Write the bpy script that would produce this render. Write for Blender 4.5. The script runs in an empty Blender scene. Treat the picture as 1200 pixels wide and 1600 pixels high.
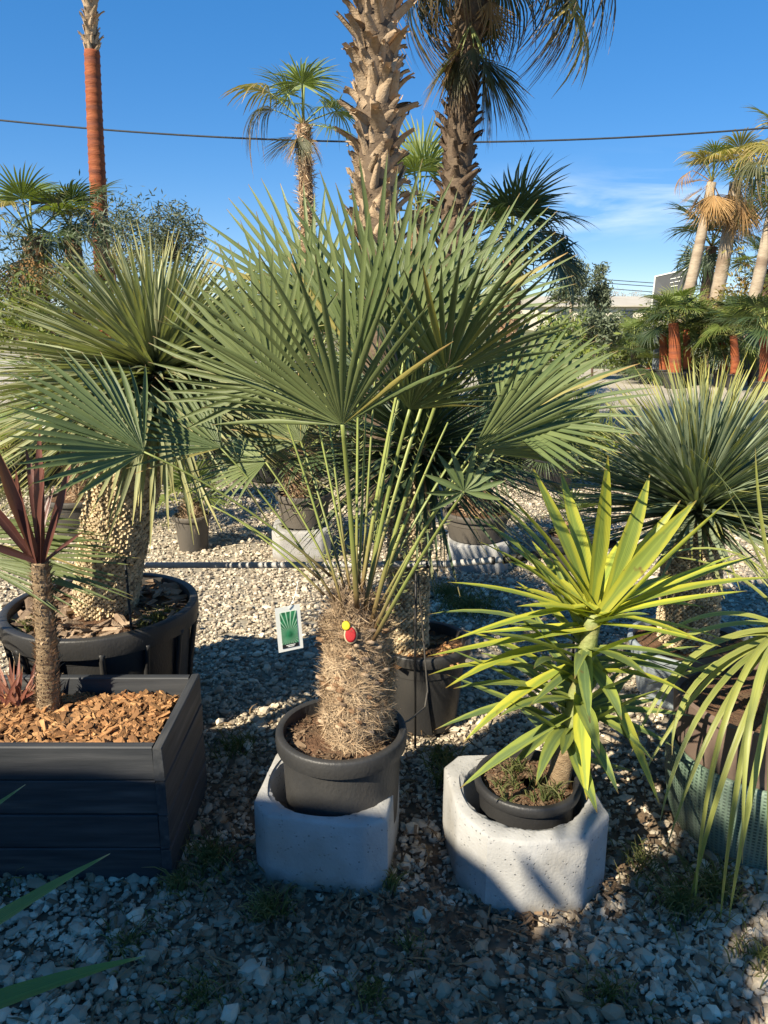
import bpy, math, random
import numpy as np
from mathutils import Vector, Matrix
R_ = math.radians
rng = np.random.default_rng(7)
random.seed(7)
scene = bpy.context.scene
C = scene.collection

# ------------------------------------------------------------------ camera
CAM_H, PITCH, F = 1.5, R_(14.7), 1200.0
cam_d = bpy.data.cameras.new('camera')
cam = bpy.data.objects.new('camera', cam_d); C.objects.link(cam)
cam.location = (0, 0, CAM_H); cam.rotation_euler = (math.pi/2 - PITCH, 0, 0)
cam_d.sensor_fit = 'VERTICAL'; cam_d.sensor_height = 36.0; cam_d.lens = 36.0*F/1600
cam_d.clip_start = 0.02; cam_d.clip_end = 2000
scene.camera = cam
scene.render.resolution_x = 768; scene.render.resolution_y = 1024

# ------------------------------------------------------------------ sun, sky
SUN_EL, SUN_AZ = R_(38), R_(44)              # sun stands behind the camera, to the left
S = Vector((-math.sin(SUN_AZ)*math.cos(SUN_EL), -math.cos(SUN_AZ)*math.cos(SUN_EL), math.sin(SUN_EL)))
sd = bpy.data.lights.new('sun', 'SUN'); sd.energy = 5.0; sd.angle = R_(0.5); sd.color = (1, .90, .72)
sun = bpy.data.objects.new('sun', sd); C.objects.link(sun)
sun.rotation_euler = S.to_track_quat('Z', 'Y').to_euler(); sun.location = (-5, -5, 8)
w = bpy.data.worlds.new('World'); scene.world = w; w.use_nodes = True
nt = w.node_tree; bg = nt.nodes['Background']
sky = nt.nodes.new('ShaderNodeTexSky'); sky.sky_type = 'NISHITA'; sky.sun_disc = False
sky.sun_elevation = SUN_EL; sky.sun_rotation = math.atan2(S.x, S.y)
sky.air_density = 0.6; sky.dust_density = 0.0; sky.ozone_density = 4.0; sky.altitude = 100
hsv = nt.nodes.new('ShaderNodeHueSaturation'); hsv.inputs['Saturation'].default_value = 1.84; hsv.inputs['Value'].default_value = 1.3
hsv.inputs['Hue'].default_value = .508
gam = nt.nodes.new('ShaderNodeGamma'); gam.inputs[1].default_value = .5       # evens zenith and horizon
nt.links.new(sky.outputs[0], gam.inputs[0]); nt.links.new(gam.outputs[0], hsv.inputs['Color'])
# thin cirrus: streaky noise on the view direction projected onto a high layer
geo = nt.nodes.new('ShaderNodeTexCoord'); sep = nt.nodes.new('ShaderNodeSeparateXYZ')
nt.links.new(geo.outputs['Generated'], sep.inputs[0])
def wmath(op, a, b=None, c=None):
    n = nt.nodes.new('ShaderNodeMath'); n.operation = op
    for i, v in enumerate((a, b, c)):
        if v is None: continue
        if isinstance(v, (int, float)): n.inputs[i].default_value = v
        else: nt.links.new(v, n.inputs[i])
    return n.outputs[0]
zc = wmath('MAXIMUM', sep.outputs[2], .02)
px = wmath('DIVIDE', sep.outputs[0], zc); py = wmath('DIVIDE', sep.outputs[1], zc)
cmb = nt.nodes.new('ShaderNodeCombineXYZ')
nt.links.new(wmath('MULTIPLY', px, .55), cmb.inputs[0]); nt.links.new(wmath('ADD', wmath('MULTIPLY', sep.outputs[2], 26.0), wmath('MULTIPLY', px, .35)), cmb.inputs[1])
n1 = nt.nodes.new('ShaderNodeTexNoise'); n1.inputs['Scale'].default_value = 1.3
n1.inputs['Detail'].default_value = 6; n1.inputs['Roughness'].default_value = .55; n1.inputs['Distortion'].default_value = .35
nt.links.new(cmb.outputs[0], n1.inputs['Vector'])
mr = nt.nodes.new('ShaderNodeMapRange'); mr.inputs['From Min'].default_value = .42; mr.inputs['From Max'].default_value = .72
nt.links.new(n1.outputs[0], mr.inputs[0])
def sq(v): return wmath('MULTIPLY', v, v)
gm = wmath('EXPONENT', wmath('MULTIPLY', wmath('ADD', sq(wmath('DIVIDE', wmath('SUBTRACT', px, 2.4), 1.5)), sq(wmath('DIVIDE', wmath('SUBTRACT', sep.outputs[2], .118), .034))), -1.0))
cm = wmath('MULTIPLY', wmath('MULTIPLY', mr.outputs[0], gm), .85)
mx = nt.nodes.new('ShaderNodeMix'); mx.data_type = 'RGBA'
nt.links.new(cm, mx.inputs[0]); nt.links.new(hsv.outputs[0], mx.inputs[6]); mx.inputs[7].default_value = (3.6, 4.1, 4.5, 1)
nt.links.new(mx.outputs[2], bg.inputs[0]); bg.inputs[1].default_value = 0.15
vs = scene.view_settings
vs.view_transform = 'Standard'; vs.look = 'None'; vs.exposure = 0.95; vs.gamma = 1; vs.use_curve_mapping = False

# ------------------------------------------------------------------ pixel helpers (photograph 1200x1600)
cp, sp = math.cos(PITCH), math.sin(PITCH)
def ray(u, v):
    a, b = (u-600)/F, (v-800)/F
    return Vector((a, cp - b*sp, -sp - b*cp))
def at(u, v, Y):                       # point on the vertical plane y = Y
    d = ray(u, v); return Vector((0, 0, CAM_H)) + d*(Y/d.y)
def gp(u, v, z=0.0):                   # point on the horizontal plane at height z
    d = ray(u, v); return Vector((0, 0, CAM_H)) + d*((z-CAM_H)/d.z)

# ------------------------------------------------------------------ materials
MATS = {}
class NT:
    def __init__(s, name):
        s.m = bpy.data.materials.new(name); s.m.use_nodes = True; s.t = s.m.node_tree
        s.p = s.t.nodes['Principled BSDF']; s.out = s.t.nodes['Material Output']; MATS[name] = s.m
    def n(s, typ, **kw):
        x = s.t.nodes.new('ShaderNode'+typ)
        for k, v in kw.items(): setattr(x, k, v)
        return x
    def l(s, a, b): s.t.links.new(a, b)
    def val(s, inp, v):
        if hasattr(v, 'links') or hasattr(v, 'is_linked'): s.l(v, inp)
        elif isinstance(v, tuple): inp.default_value = (*v, 1) if len(v) == 3 else v
        else: inp.default_value = v
    def mix(s, f, a, b, mode='MIX'):
        x = s.n('Mix', data_type='RGBA', blend_type=mode)
        s.val(x.inputs[0], f); s.val(x.inputs[6], a); s.val(x.inputs[7], b); return x.outputs[2]
    def math(s, op, a, b=0.0):
        x = s.n('Math', operation=op); s.val(x.inputs[0], a); s.val(x.inputs[1], b); return x.outputs[0]
    def rng(s, v, a, b, c=0.0, d=1.0):
        x = s.n('MapRange'); s.val(x.inputs[0], v)
        for i, q in enumerate((a, b, c, d)): x.inputs[i+1].default_value = q
        return x.outputs[0]
    def co(s, scale=(1, 1, 1), kind='Object'):
        tc = s.n('TexCoord'); mp = s.n('Mapping'); mp.inputs['Scale'].default_value = scale
        s.l(tc.outputs[kind], mp.inputs[0]); return mp.outputs[0]
    def noise(s, vec, sc, det=4, rough=.55):
        x = s.n('TexNoise'); x.inputs['Scale'].default_value = sc; x.inputs['Detail'].default_value = det
        x.inputs['Roughness'].default_value = rough; s.l(vec, x.inputs['Vector']); return x.outputs[0]
    def attr(s):
        a = s.n('Attribute', attribute_name='d'); q = s.n('SeparateColor'); s.l(a.outputs['Color'], q.inputs[0]); return q.outputs
    def bump(s, h, st, dist=.01):
        b = s.n('Bump'); b.inputs['Strength'].default_value = st; b.inputs['Distance'].default_value = dist
        s.l(h, b.inputs['Height']); s.l(b.outputs[0], s.p.inputs['Normal']); return b
    def rnd(s): return s.n('ObjectInfo').outputs['Random']

def surf(name, c1, c2, sc=20, rough=.75, bump=.4, bsc=80, spec=.3, stretch=(1, 1, 1), tint=False, c3=None, lo=.3, hi=.7, dist=.01, shade_dirt_tone=None):
    s = NT(name); v = s.co(stretch)
    col = s.mix(s.rng(s.noise(v, sc), lo, hi), c1, c2)
    if c3: col = s.mix(s.rng(s.noise(v, sc*.23, 3), .5, .68), col, c3)
    if tint:
        a = s.attr(); col = s.mix(1.0, col, s.mix(a[0], (.45, .43, .42), (1.45, 1.45, 1.42)), 'MULTIPLY')
        if shade_dirt_tone: col = s.mix(a[2], col, shade_dirt_tone)
    s.l(col, s.p.inputs['Base Color']); s.p.inputs['Roughness'].default_value = rough
    s.p.inputs['Specular IOR Level'].default_value = spec
    if bump: s.bump(s.noise(v, bsc, 3), bump, dist)
    return s
def leafm(name, c1, c2, tip=None, edge=None, rough=.42, tr=.22, tipstart=.8, base=None, brown=0.0, spec=.5, stripe=.25, rib=.25):
    s = NT(name); a = s.attr(); v = s.co((1, 1, 1))
    col = s.mix(a[0], c1, c2)
    col = s.mix(s.rng(s.noise(v, 9, 2), .3, .7, 0, .35), col, tuple(x*1.35 for x in c2))
    rv = s.rng(s.rnd(), 0, 1, .80, 1.20)
    col = s.mix(s.rng(a[2], .16, 0.0, 0, rib), col, tuple(min(1, x*1.9) for x in c2))
    if edge: col = s.mix(s.rng(s.math('ADD', a[2], s.math('MULTIPLY', s.math('SUBTRACT', s.noise(v, 5, 2), .45), 1.5)), .42, .72), col, edge)
    if base: col = s.mix(s.rng(a[1], .35, 0.0), col, base)
    if tip: col = s.mix(s.rng(a[1], tipstart, 1.0), col, tip)
    if brown:
        col = s.mix(s.rng(s.noise(v, 26, 2), .70, .76, 0, brown), col, (.16, .07, .025))
    x = s.n('HueSaturation'); s.l(rv, x.inputs['Value']); s.l(col, x.inputs['Color']); col = x.outputs[0]
    s.l(col, s.p.inputs['Base Color']); s.p.inputs['Roughness'].default_value = rough
    s.p.inputs['Specular IOR Level'].default_value = spec
    # fine lengthwise veins
    wv = s.math('SINE', s.math('MULTIPLY', a[2], 40.0)); s.bump(wv, stripe, .0015)
    t = s.n('BsdfTranslucent'); s.l(s.mix(1.0, col, (1.5, 1.6, .6), 'MULTIPLY'), t.inputs[0])
    ms = s.n('MixShader'); ms.inputs[0].default_value = tr
    s.l(s.p.outputs[0], ms.inputs[1]); s.l(t.outputs[0], ms.inputs[2]); s.l(ms.outputs[0], s.out.inputs[0])
    return s

leafm('fan_leaf', (.078, .112, .040), (.158, .188, .072), tip=(.24, .15, .065), tipstart=.93, tr=.12, rough=.40, spec=.38, rib=.22)
leafm('yucca_blue', (.160, .205, .130), (.245, .285, .180), tip=(.46, .42, .09), tipstart=.70, tr=.14, base=(.22, .25, .17), spec=.3, rough=.5)
leafm('yucca_grey', (.190, .215, .115), (.320, .335, .190), tip=(.38, .34, .13), tipstart=.74, tr=.14, spec=.3, rough=.5)
leafm('yucca_dark', (.055, .085, .045), (.09, .125, .06), tip=(.20, .16, .05), tipstart=.8, tr=.12)
leafm('yucca_yellow', (.17, .235, .045), (.25, .30, .05), tip=(.26, .16, .04), edge=(.43, .43, .05), tipstart=.93, tr=.22, brown=.8, rough=.36)
leafm('yucca_low', (.10, .16, .06), (.15, .20, .07), tip=(.25, .13, .05), edge=(.28, .33, .07), tipstart=.93, tr=.16, brown=.5)
leafm('nolina', (.19, .235, .05), (.28, .29, .07), tip=(.26, .20, .08), tipstart=.9, tr=.2, edge=(.31, .33, .09))
leafm('cordyline', (.085, .030, .026), (.20, .085, .065), tip=(.18, .07, .05), tr=.18, rough=.33)
leafm('red_grass', (.20, .06, .045), (.30, .14, .09), tip=(.35, .25, .14), tr=.2)
leafm('strap_leaf', (.10, .17, .03), (.14, .21, .04), tip=(.50, .40, .18), tipstart=.965, tr=.28, rough=.4)
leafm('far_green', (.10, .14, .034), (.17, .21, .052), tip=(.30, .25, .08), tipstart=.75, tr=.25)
leafm('far_yellow', (.22, .20, .055), (.32, .27, .08), tip=(.40, .26, .10), tipstart=.6, tr=.25)
leafm('far_dead', (.28, .15, .06), (.42, .27, .12), tip=(.45, .30, .16), tr=.2, rough=.7, spec=.2)
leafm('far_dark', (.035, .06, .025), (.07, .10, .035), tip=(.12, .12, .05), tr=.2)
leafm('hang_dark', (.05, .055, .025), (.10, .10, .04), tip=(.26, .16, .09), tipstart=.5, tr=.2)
leafm('olive', (.075, .10, .055), (.14, .165, .10), tr=.15, rough=.6)
leafm('red_leaf', (.20, .08, .03), (.22, .22, .05), tr=.2)
leafm('shrub', (.09, .13, .03), (.17, .20, .04), tr=.25)
leafm('lime', (.22, .28, .03), (.34, .36, .05), tr=.3)
leafm('grass', (.07, .10, .025), (.16, .17, .06), tip=(.30, .26, .12), tipstart=.6, tr=.25, rough=.6)
leafm('litter', (.12, .075, .04), (.26, .18, .10), tr=.1, rough=.8, spec=.2)
leafm('petiole', (.13, .17, .042), (.20, .225, .06), base=(.17, .10, .05), tr=0.0, rough=.45)
surf('fibre_core', (.16, .085, .045), (.26, .16, .085), sc=35, bump=.8, bsc=90, tint=False)
surf('fibre', (.33, .225, .135), (.56, .43, .285), sc=30, rough=.85, bump=0, tint=True)
surf('scale', (.46, .36, .22), (.62, .51, .34), sc=25, rough=.8, bump=.3, bsc=120, tint=True)
surf('scale_core', (.16, .10, .05), (.24, .16, .08), sc=40)
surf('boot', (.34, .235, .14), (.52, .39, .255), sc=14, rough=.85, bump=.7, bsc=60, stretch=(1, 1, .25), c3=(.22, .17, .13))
surf('boot_dark', (.10, .068, .045), (.21, .145, .095), sc=14, rough=.85, bump=.7, bsc=60, stretch=(1, 1, .25), c3=(.14, .11, .09))  # boot tone darkened to carry the crown's shade on the second trunk
surf('bark_core', (.10, .07, .045), (.17, .12, .075), sc=18, bump=.9, bsc=50)
surf('bark_red', (.22, .052, .020), (.34, .105, .038), sc=9, bump=.8, bsc=22, stretch=(.6, .6, 4), c3=(.17, .055, .03), tint=False)
surf('bark_grey', (.30, .235, .165), (.42, .345, .25), sc=6, bump=.8, bsc=14, stretch=(1, 1, 3), c3=(.22, .16, .11))
surf('bark_dark', (.07, .045, .03), (.13, .085, .06), sc=9, bump=.6, bsc=20)
surf('wood_stem', (.20, .135, .075), (.36, .26, .155), sc=60, rough=.85, bump=.8, bsc=160, stretch=(1, 1, 2.5), c3=(.15, .095, .055))
surf('soil', (.085, .045, .025), (.19, .105, .058), sc=45, rough=.95, bump=1.0, bsc=140, c3=(.13, .085, .05))
surf('chip', (.25, .115, .045), (.44, .25, .11), sc=14, rough=.8, bump=.4, bsc=120, tint=True, stretch=(1, 1, 1))
surf('chip_old', (.11, .07, .042), (.21, .145, .09), sc=14, rough=.85, bump=.4, bsc=120, tint=True)
surf('bark_piece', (.20, .135, .09), (.36, .27, .19), sc=12, rough=.85, bump=.5, bsc=90, tint=True)
surf('stone', (.45, .38, .28), (.63, .55, .43), sc=18, rough=.8, bump=.35, bsc=110, tint=True, dist=.004, shade_dirt_tone=(.25, .175, .105))  # last colour: dirt brown that also warms stones lying in shade
surf('pot_black', (.020, .020, .021), (.034, .033, .032), sc=9, rough=.48, bump=.15, bsc=160, spec=.45, c3=(.060, .056, .050), stretch=(1, 1, .5))
surf('pot_dusty', (.050, .047, .043), (.085, .078, .068), sc=6, rough=.62, bump=.25, bsc=120, spec=.35, c3=(.15, .125, .095), stretch=(1, 1, .45))
surf('pot_front', (.030, .030, .030), (.050, .048, .045), sc=7, rough=.5, bump=.2, bsc=120, spec=.45, c3=(.105, .088, .068), stretch=(1, 1, .6))
surf('pot_brown', (.15, .105, .082), (.18, .128, .10), sc=5, rough=.6, bump=.1, bsc=60)
surf('pot_blue', (.25, .29, .31), (.31, .35, .37), sc=5, rough=.45, bump=.1, bsc=60)
surf('pipe', (.38, .365, .34), (.48, .46, .43), sc=16, rough=.45, bump=.15, stretch=(1, 1, 1), spec=.5)
surf('black_plastic', (.012, .012, .013), (.02, .02, .02), sc=10, rough=.5, bump=.1)
surf('white_plastic', (.78, .79, .70), (.82, .82, .76), sc=8, rough=.4, bump=0)
surf('cable', (.03, .035, .04), (.05, .055, .06), sc=10, rough=.6, bump=0)
surf('sign_board', (.085, .088, .09), (.10, .104, .108), sc=3, rough=.5, bump=0)
surf('render_wall', (.58, .53, .42), (.66, .61, .50), sc=2, rough=.9, bump=.2, bsc=10)
surf('roof_tin', (.42, .38, .30), (.50, .46, .38), sc=1, rough=.7, bump=.1, bsc=4)
surf('glass_dark', (.03, .04, .05), (.05, .06, .07), sc=1, rough=.1, bump=0, spec=.6)
surf('shade_shed_wood', (.14, .10, .07), (.22, .16, .11), sc=4, rough=.8, bump=.4, bsc=20, stretch=(6, 6, .6))
surf('hill', (.03, .05, .03), (.06, .085, .05), sc=.06, rough=1, bump=0)
surf('cut_red', (.34, .010, .016), (.46, .03, .03), sc=40, rough=.55, bump=.3)
surf('cut_yellow', (.70, .48, .02), (.75, .55, .04), sc=40, rough=.55, bump=.2)
surf('trunk_green', (.20, .24, .08), (.30, .31, .12), sc=30, rough=.6, bump=.4, c3=(.26, .19, .09))
surf('concrete_plain', (.50, .48, .43), (.60, .575, .52), sc=12, rough=.9, bump=.5, bsc=70)

def m_concrete():
    s = NT('concrete'); v = s.co()
    n = s.noise(v, 9, 5); col = s.mix(s.rng(n, .3, .7), (.33, .325, .31), (.44, .435, .42))
    vo = s.n('TexVoronoi'); vo.inputs['Scale'].default_value = 95; s.l(v, vo.inputs['Vector'])
    vn = s.noise(v, 40, 2)
    pit = s.math('MULTIPLY', s.rng(vo.outputs['Distance'], .30, .16), s.rng(vn, .52, .62))
    col = s.mix(s.math('MULTIPLY', pit, .75), col, (.16, .158, .155))
    col = s.mix(s.rng(s.noise(v, 4, 4), .50, .70, 0, .5), col, (.30, .265, .21))
    pz = s.n('SeparateXYZ'); s.l(v, pz.inputs[0]); col = s.mix(s.math('MULTIPLY', s.rng(s.math('ADD', pz.outputs[2], s.math('MULTIPLY', s.noise(v, 18, 3), .07)), .085, .035), .7), col, (.20, .165, .115))
    s.l(col, s.p.inputs['Base Color']); s.p.inputs['Roughness'].default_value = .9; s.p.inputs['Specular IOR Level'].default_value = .2
    h = s.math('SUBTRACT', s.math('MULTIPLY', s.noise(v, 120, 3), .5), pit); s.bump(h, .55, .006)
m_concrete()
def m_wood():
    s = NT('stained_wood'); v = s.co((1.2, 14, 14))
    dx = s.math('MULTIPLY', s.rnd(), 30.0); off = s.n('VectorMath', operation='ADD'); cc = s.n('CombineXYZ')
    s.l(dx, cc.inputs[0]); s.l(dx, cc.inputs[1]); s.l(v, off.inputs[0]); s.l(cc.outputs[0], off.inputs[1]); v2 = off.outputs[0]
    n = s.noise(v2, 3.2, 6, .6)
    col = s.mix(s.rng(n, .3, .72), (.026, .029, .033), (.062, .064, .067))
    col = s.mix(s.rng(s.noise(v2, 1.3, 3), .58, .75, 0, .55), col, (.17, .16, .145))
    vo = s.n('TexVoronoi'); vo.inputs['Scale'].default_value = 1.0; s.l(s.co((4, 9, 9)), vo.inputs['Vector'])
    col = s.mix(s.rng(vo.outputs['Distance'], .11, .06, 0, .8), col, (.03, .03, .032))
    s.l(col, s.p.inputs['Base Color']); s.p.inputs['Roughness'].default_value = .6; s.p.inputs['Specular IOR Level'].default_value = .35
    s.bump(n, .35, .006)
m_wood()
def m_ground():
    s = NT('ground'); v = s.co()
    vo = s.n('TexVoronoi'); vo.inputs['Scale'].default_value = 34; s.l(v, vo.inputs['Vector'])
    sc = s.n('SeparateColor'); s.l(vo.outputs['Color'], sc.inputs[0])
    stone = s.mix(sc.outputs[0], (.36, .32, .255), (.60, .545, .45))
    stone = s.mix(s.rng(vo.outputs['Distance'], .30, .62), stone, (.13, .10, .07))
    shade_dirt_tone = s.mix(s.rng(s.noise(v, 30), .3, .7), (.10, .072, .048), (.19, .145, .10))
    lit_dirt_tone = s.mix(s.rng(s.noise(v, 40), .3, .7), (.22, .19, .14), (.38, .335, .26))  # paler soil puts the sunlit look into the ground beyond the shade
    pos = s.n('NewGeometry'); q = s.n('SeparateXYZ'); s.l(pos.outputs['Position'], q.inputs[0])
    far = s.rng(q.outputs[1], 5.2, 6.4)
    grass = s.mix(s.rng(s.noise(v, 25), .35, .65), (.08, .11, .03), (.17, .17, .07))
    patch = s.rng(s.noise(v, .55, 4), .55, .64)
    farcol = s.mix(s.math('MULTIPLY', patch, .75), stone, grass)
    far2 = s.mix(s.rng(s.noise(v, .9, 3), .4, .65), (.40, .36, .28), (.52, .47, .38))
    farcol = s.mix(s.rng(q.outputs[1], 9, 14), farcol, far2)
    verge = s.mix(s.rng(s.noise(v, .12, 4), .4, .6), (.13, .14, .06), (.24, .21, .12))
    farcol = s.mix(s.rng(q.outputs[1], 24, 34), farcol, verge)
    s.l(s.mix(far, s.mix(s.rng(q.outputs[1], 2.2, 2.8), shade_dirt_tone, lit_dirt_tone), farcol), s.p.inputs['Base Color']); s.p.inputs['Roughness'].default_value = .95
    s.p.inputs['Specular IOR Level'].default_value = .15
    h = s.math('SUBTRACT', 1.0, vo.outputs['Distance']); s.bump(s.math('MULTIPLY', h, far), .9, .02)
m_ground()
def m_mesh():
    s = NT('shade_net'); tc = s.n('TexCoord'); mp = s.n('Mapping'); s.l(tc.outputs['UV'], mp.inputs[0])
    mp.inputs['Scale'].default_value = (120, 26, 1)
    q = s.n('SeparateXYZ'); s.l(mp.outputs[0], q.inputs[0])
    a = s.math('ABSOLUTE', s.math('SINE', s.math('MULTIPLY', q.outputs[0], 3.1416)))
    b = s.math('ABSOLUTE', s.math('SINE', s.math('MULTIPLY', q.outputs[1], 3.1416)))
    g = s.math('MAXIMUM', a, b); n = s.noise(s.co((1, 1, 1)), 7, 3)
    col = s.mix(s.rng(g, .5, .95), (.035, .065, .045), (.15, .22, .155)); col = s.mix(s.rng(n, .42, .7, 0, .5), col, (.24, .29, .24))
    s.l(col, s.p.inputs['Base Color']); s.p.inputs['Roughness'].default_value = .6; s.bump(g, .5, .003)
m_mesh()
def m_print():
    s = NT('label_print'); v = s.co((1, 1, 1)); q = s.n('SeparateXYZ'); s.l(v, q.inputs[0])
    dy = s.math('ADD', q.outputs[2], .016)
    an = s.math('ARCTAN2', q.outputs[0], dy)
    st = s.math('ABSOLUTE', s.math('SINE', s.math('MULTIPLY', an, 15.0)))
    rr = s.math('SQRT', s.math('ADD', s.math('MULTIPLY', q.outputs[0], q.outputs[0]), s.math('MULTIPLY', dy, dy)))
    f = s.math('MULTIPLY', s.rng(st, .86, .97), s.rng(rr, .006, .02))
    bgc = s.mix(s.rng(s.noise(v, 60, 3), .35, .65), (.008, .085, .035), (.03, .24, .10))
    s.l(s.mix(f, bgc, (.40, .62, .42)), s.p.inputs['Base Color']); s.p.inputs['Roughness'].default_value = .4
m_print()

# ------------------------------------------------------------------ mesh builder
class MB:
    def __init__(s): s.v = []; s.q = []; s.t = []; s.d = []; s.mq = []; s.mt = []; s.n = 0
    def add(s, V, Q=None, T=None, d=(.5, .5, 0), m=0):
        V = np.asarray(V, float); k = len(V); s.v.append(V)
        D = np.zeros((k, 4)); D[:, 3] = 1; D[:, :3] = d; s.d.append(D)
        if Q is not None and len(Q): Q = np.asarray(Q, int)+s.n; s.q.append(Q); s.mq.append(np.full(len(Q), m))
        if T is not None and len(T): T = np.asarray(T, int)+s.n; s.t.append(T); s.mt.append(np.full(len(T), m))
        s.n += k
    def mesh(s, name, mats, smooth=True):
        me = bpy.data.meshes.new(name)
        V = np.concatenate(s.v); D = np.concatenate(s.d)
        Q = np.concatenate(s.q) if s.q else np.zeros((0, 4), int); T = np.concatenate(s.t) if s.t else np.zeros((0, 3), int)
        li = np.concatenate([Q.ravel(), T.ravel()]); tot = np.concatenate([np.full(len(Q), 4), np.full(len(T), 3)])
        me.vertices.add(len(V)); me.vertices.foreach_set('co', V.ravel())
        me.loops.add(len(li)); me.loops.foreach_set('vertex_index', li)
        me.polygons.add(len(tot)); st = np.concatenate([[0], np.cumsum(tot)[:-1]])
        me.polygons.foreach_set('loop_start', st); me.polygons.foreach_set('loop_total', tot)
        mi = np.concatenate((s.mq or [np.zeros(0, int)]) + (s.mt or [np.zeros(0, int)]))
        me.polygons.foreach_set('material_index', mi.astype(int))
        me.polygons.foreach_set('use_smooth', np.full(len(tot), smooth))
        me.update(calc_edges=True)
        a = me.attributes.new('d', 'FLOAT_COLOR', 'POINT'); a.data.foreach_set('color', D.ravel())
        for x in ([mats] if isinstance(mats, str) else mats): me.materials.append(MATS[x])
        if name in ('rim', 'pot_body', 'block_body', 'card'): me.set_sharp_from_angle(angle=R_(38))
        return me
def grid_q(r, c, close=False):
    Q = []
    for i in range(r-1):
        for j in range(c if close else c-1):
            a, b = i*c+j, i*c+(j+1) % c; Q.append((a, b, b+c, a+c))
    return Q
def lathe(mb, prof, seg=40, d=(.5, .5, 0), m=0, jit=0.0, ctr=(0, 0, 0), rx=1.0, ry=1.0):
    a = np.linspace(0, 2*math.pi, seg, endpoint=False); V = []
    for r, z in prof:
        rr = r*(1+jit*rng.standard_normal(seg)) if jit else np.full(seg, r)
        V.append(np.stack([ctr[0]+rr*np.cos(a)*rx, ctr[1]+rr*np.sin(a)*ry, np.full(seg, ctr[2]+z)], 1))
    mb.add(np.concatenate(V), grid_q(len(prof), seg, True), d=d, m=m)
def frames(P):
    P = np.asarray(P, float); T = np.gradient(P, axis=0); T /= np.linalg.norm(T, axis=1)[:, None]+1e-9; return T
def tube(mb, P, rad, seg=8, d=(.5, .5, 0), m=0, flat=1.0, cap=True, up=(0.31, 0.2, .93)):
    P = np.asarray(P, float); T = frames(P); k = len(P); rad = np.broadcast_to(np.asarray(rad, float), (k,))
    up = np.asarray(up, float); B = np.cross(T, up); B /= np.linalg.norm(B, axis=1)[:, None]+1e-9; N = np.cross(B, T)
    a = np.linspace(0, 2*math.pi, seg, endpoint=False)
    V = P[:, None]+rad[:, None, None]*(np.cos(a)[None, :, None]*B[:, None]+flat*np.sin(a)[None, :, None]*N[:, None])
    D = np.zeros((k*seg, 3)); D[:, 0] = d[0]; D[:, 1] = np.repeat(np.linspace(0, 1, k), seg)
    V = V.reshape(-1, 3); Q = grid_q(k, seg, True); Tt = []
    if cap:
        V = np.concatenate([V, P[:1], P[-1:]]); D = np.concatenate([D, D[:1], D[-1:]]); n = k*seg
        for j in range(seg):
            Tt.append((n, (j+1) % seg, j)); Tt.append((n+1, n-seg+j, n-seg+(j+1) % seg))
    mb.add(V, Q, Tt, d=D, m=m)
def bez(a, b, c, k=8):
    a, b, c = (np.asarray(x, float) for x in (a, b, c)); t = np.linspace(0, 1, k)[:, None]
    return (1-t)**2*a+2*t*(1-t)*b+t*t*c
def strip(mb, P, W, nrm, fold=.3, tint=.5, m=0, t0=0., t1=1.):
    """V-folded blade along P with half-widths W and a normal hint"""
    P = np.asarray(P, float); k = len(P); T = frames(P); N = np.broadcast_to(np.asarray(nrm, float), (k, 3))
    B = np.cross(T, N); B /= np.linalg.norm(B, axis=1)[:, None]+1e-9; N = np.cross(B, T); W = np.asarray(W, float)[:, None]
    V = np.stack([P-B*W+N*W*fold, P, P+B*W+N*W*fold], 1).reshape(-1, 3)
    D = np.zeros((k, 3, 3)); D[:, :, 0] = tint; D[:, :, 1] = np.linspace(t0, t1, k)[:, None]; D[:, 0, 2] = 1; D[:, 2, 2] = 1
    mb.add(V, grid_q(k, 3), d=D.reshape(-1, 3), m=m)
def box(mb, lo, hi, d=(.5, .5, 0), m=0, jit=0):
    x0, y0, z0 = lo; x1, y1, z1 = hi
    V = np.array([(x, y, z) for z in (z0, z1) for y in (y0, y1) for x in (x0, x1)], float)
    if jit: V += rng.uniform(-jit, jit, V.shape)
    mb.add(V, [(0, 2, 3, 1), (4, 5, 7, 6), (0, 1, 5, 4), (2, 6, 7, 3), (0, 4, 6, 2), (1, 3, 7, 5)], d=d, m=m)
PH = (1+5**.5)/2
ICO_V = np.array([(-1, PH, 0), (1, PH, 0), (-1, -PH, 0), (1, -PH, 0), (0, -1, PH), (0, 1, PH), (0, -1, -PH), (0, 1, -PH), (PH, 0, -1), (PH, 0, 1), (-PH, 0, -1), (-PH, 0, 1)])/math.sqrt(1+PH*PH)
ICO_T = np.array([(0, 11, 5), (0, 5, 1), (0, 1, 7), (0, 7, 10), (0, 10, 11), (1, 5, 9), (5, 11, 4), (11, 10, 2), (10, 7, 6), (7, 1, 8), (3, 9, 4), (3, 4, 2), (3, 2, 6), (3, 6, 8), (3, 8, 9), (4, 9, 5), (2, 4, 11), (6, 2, 10), (8, 6, 7), (9, 8, 1)])

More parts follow.
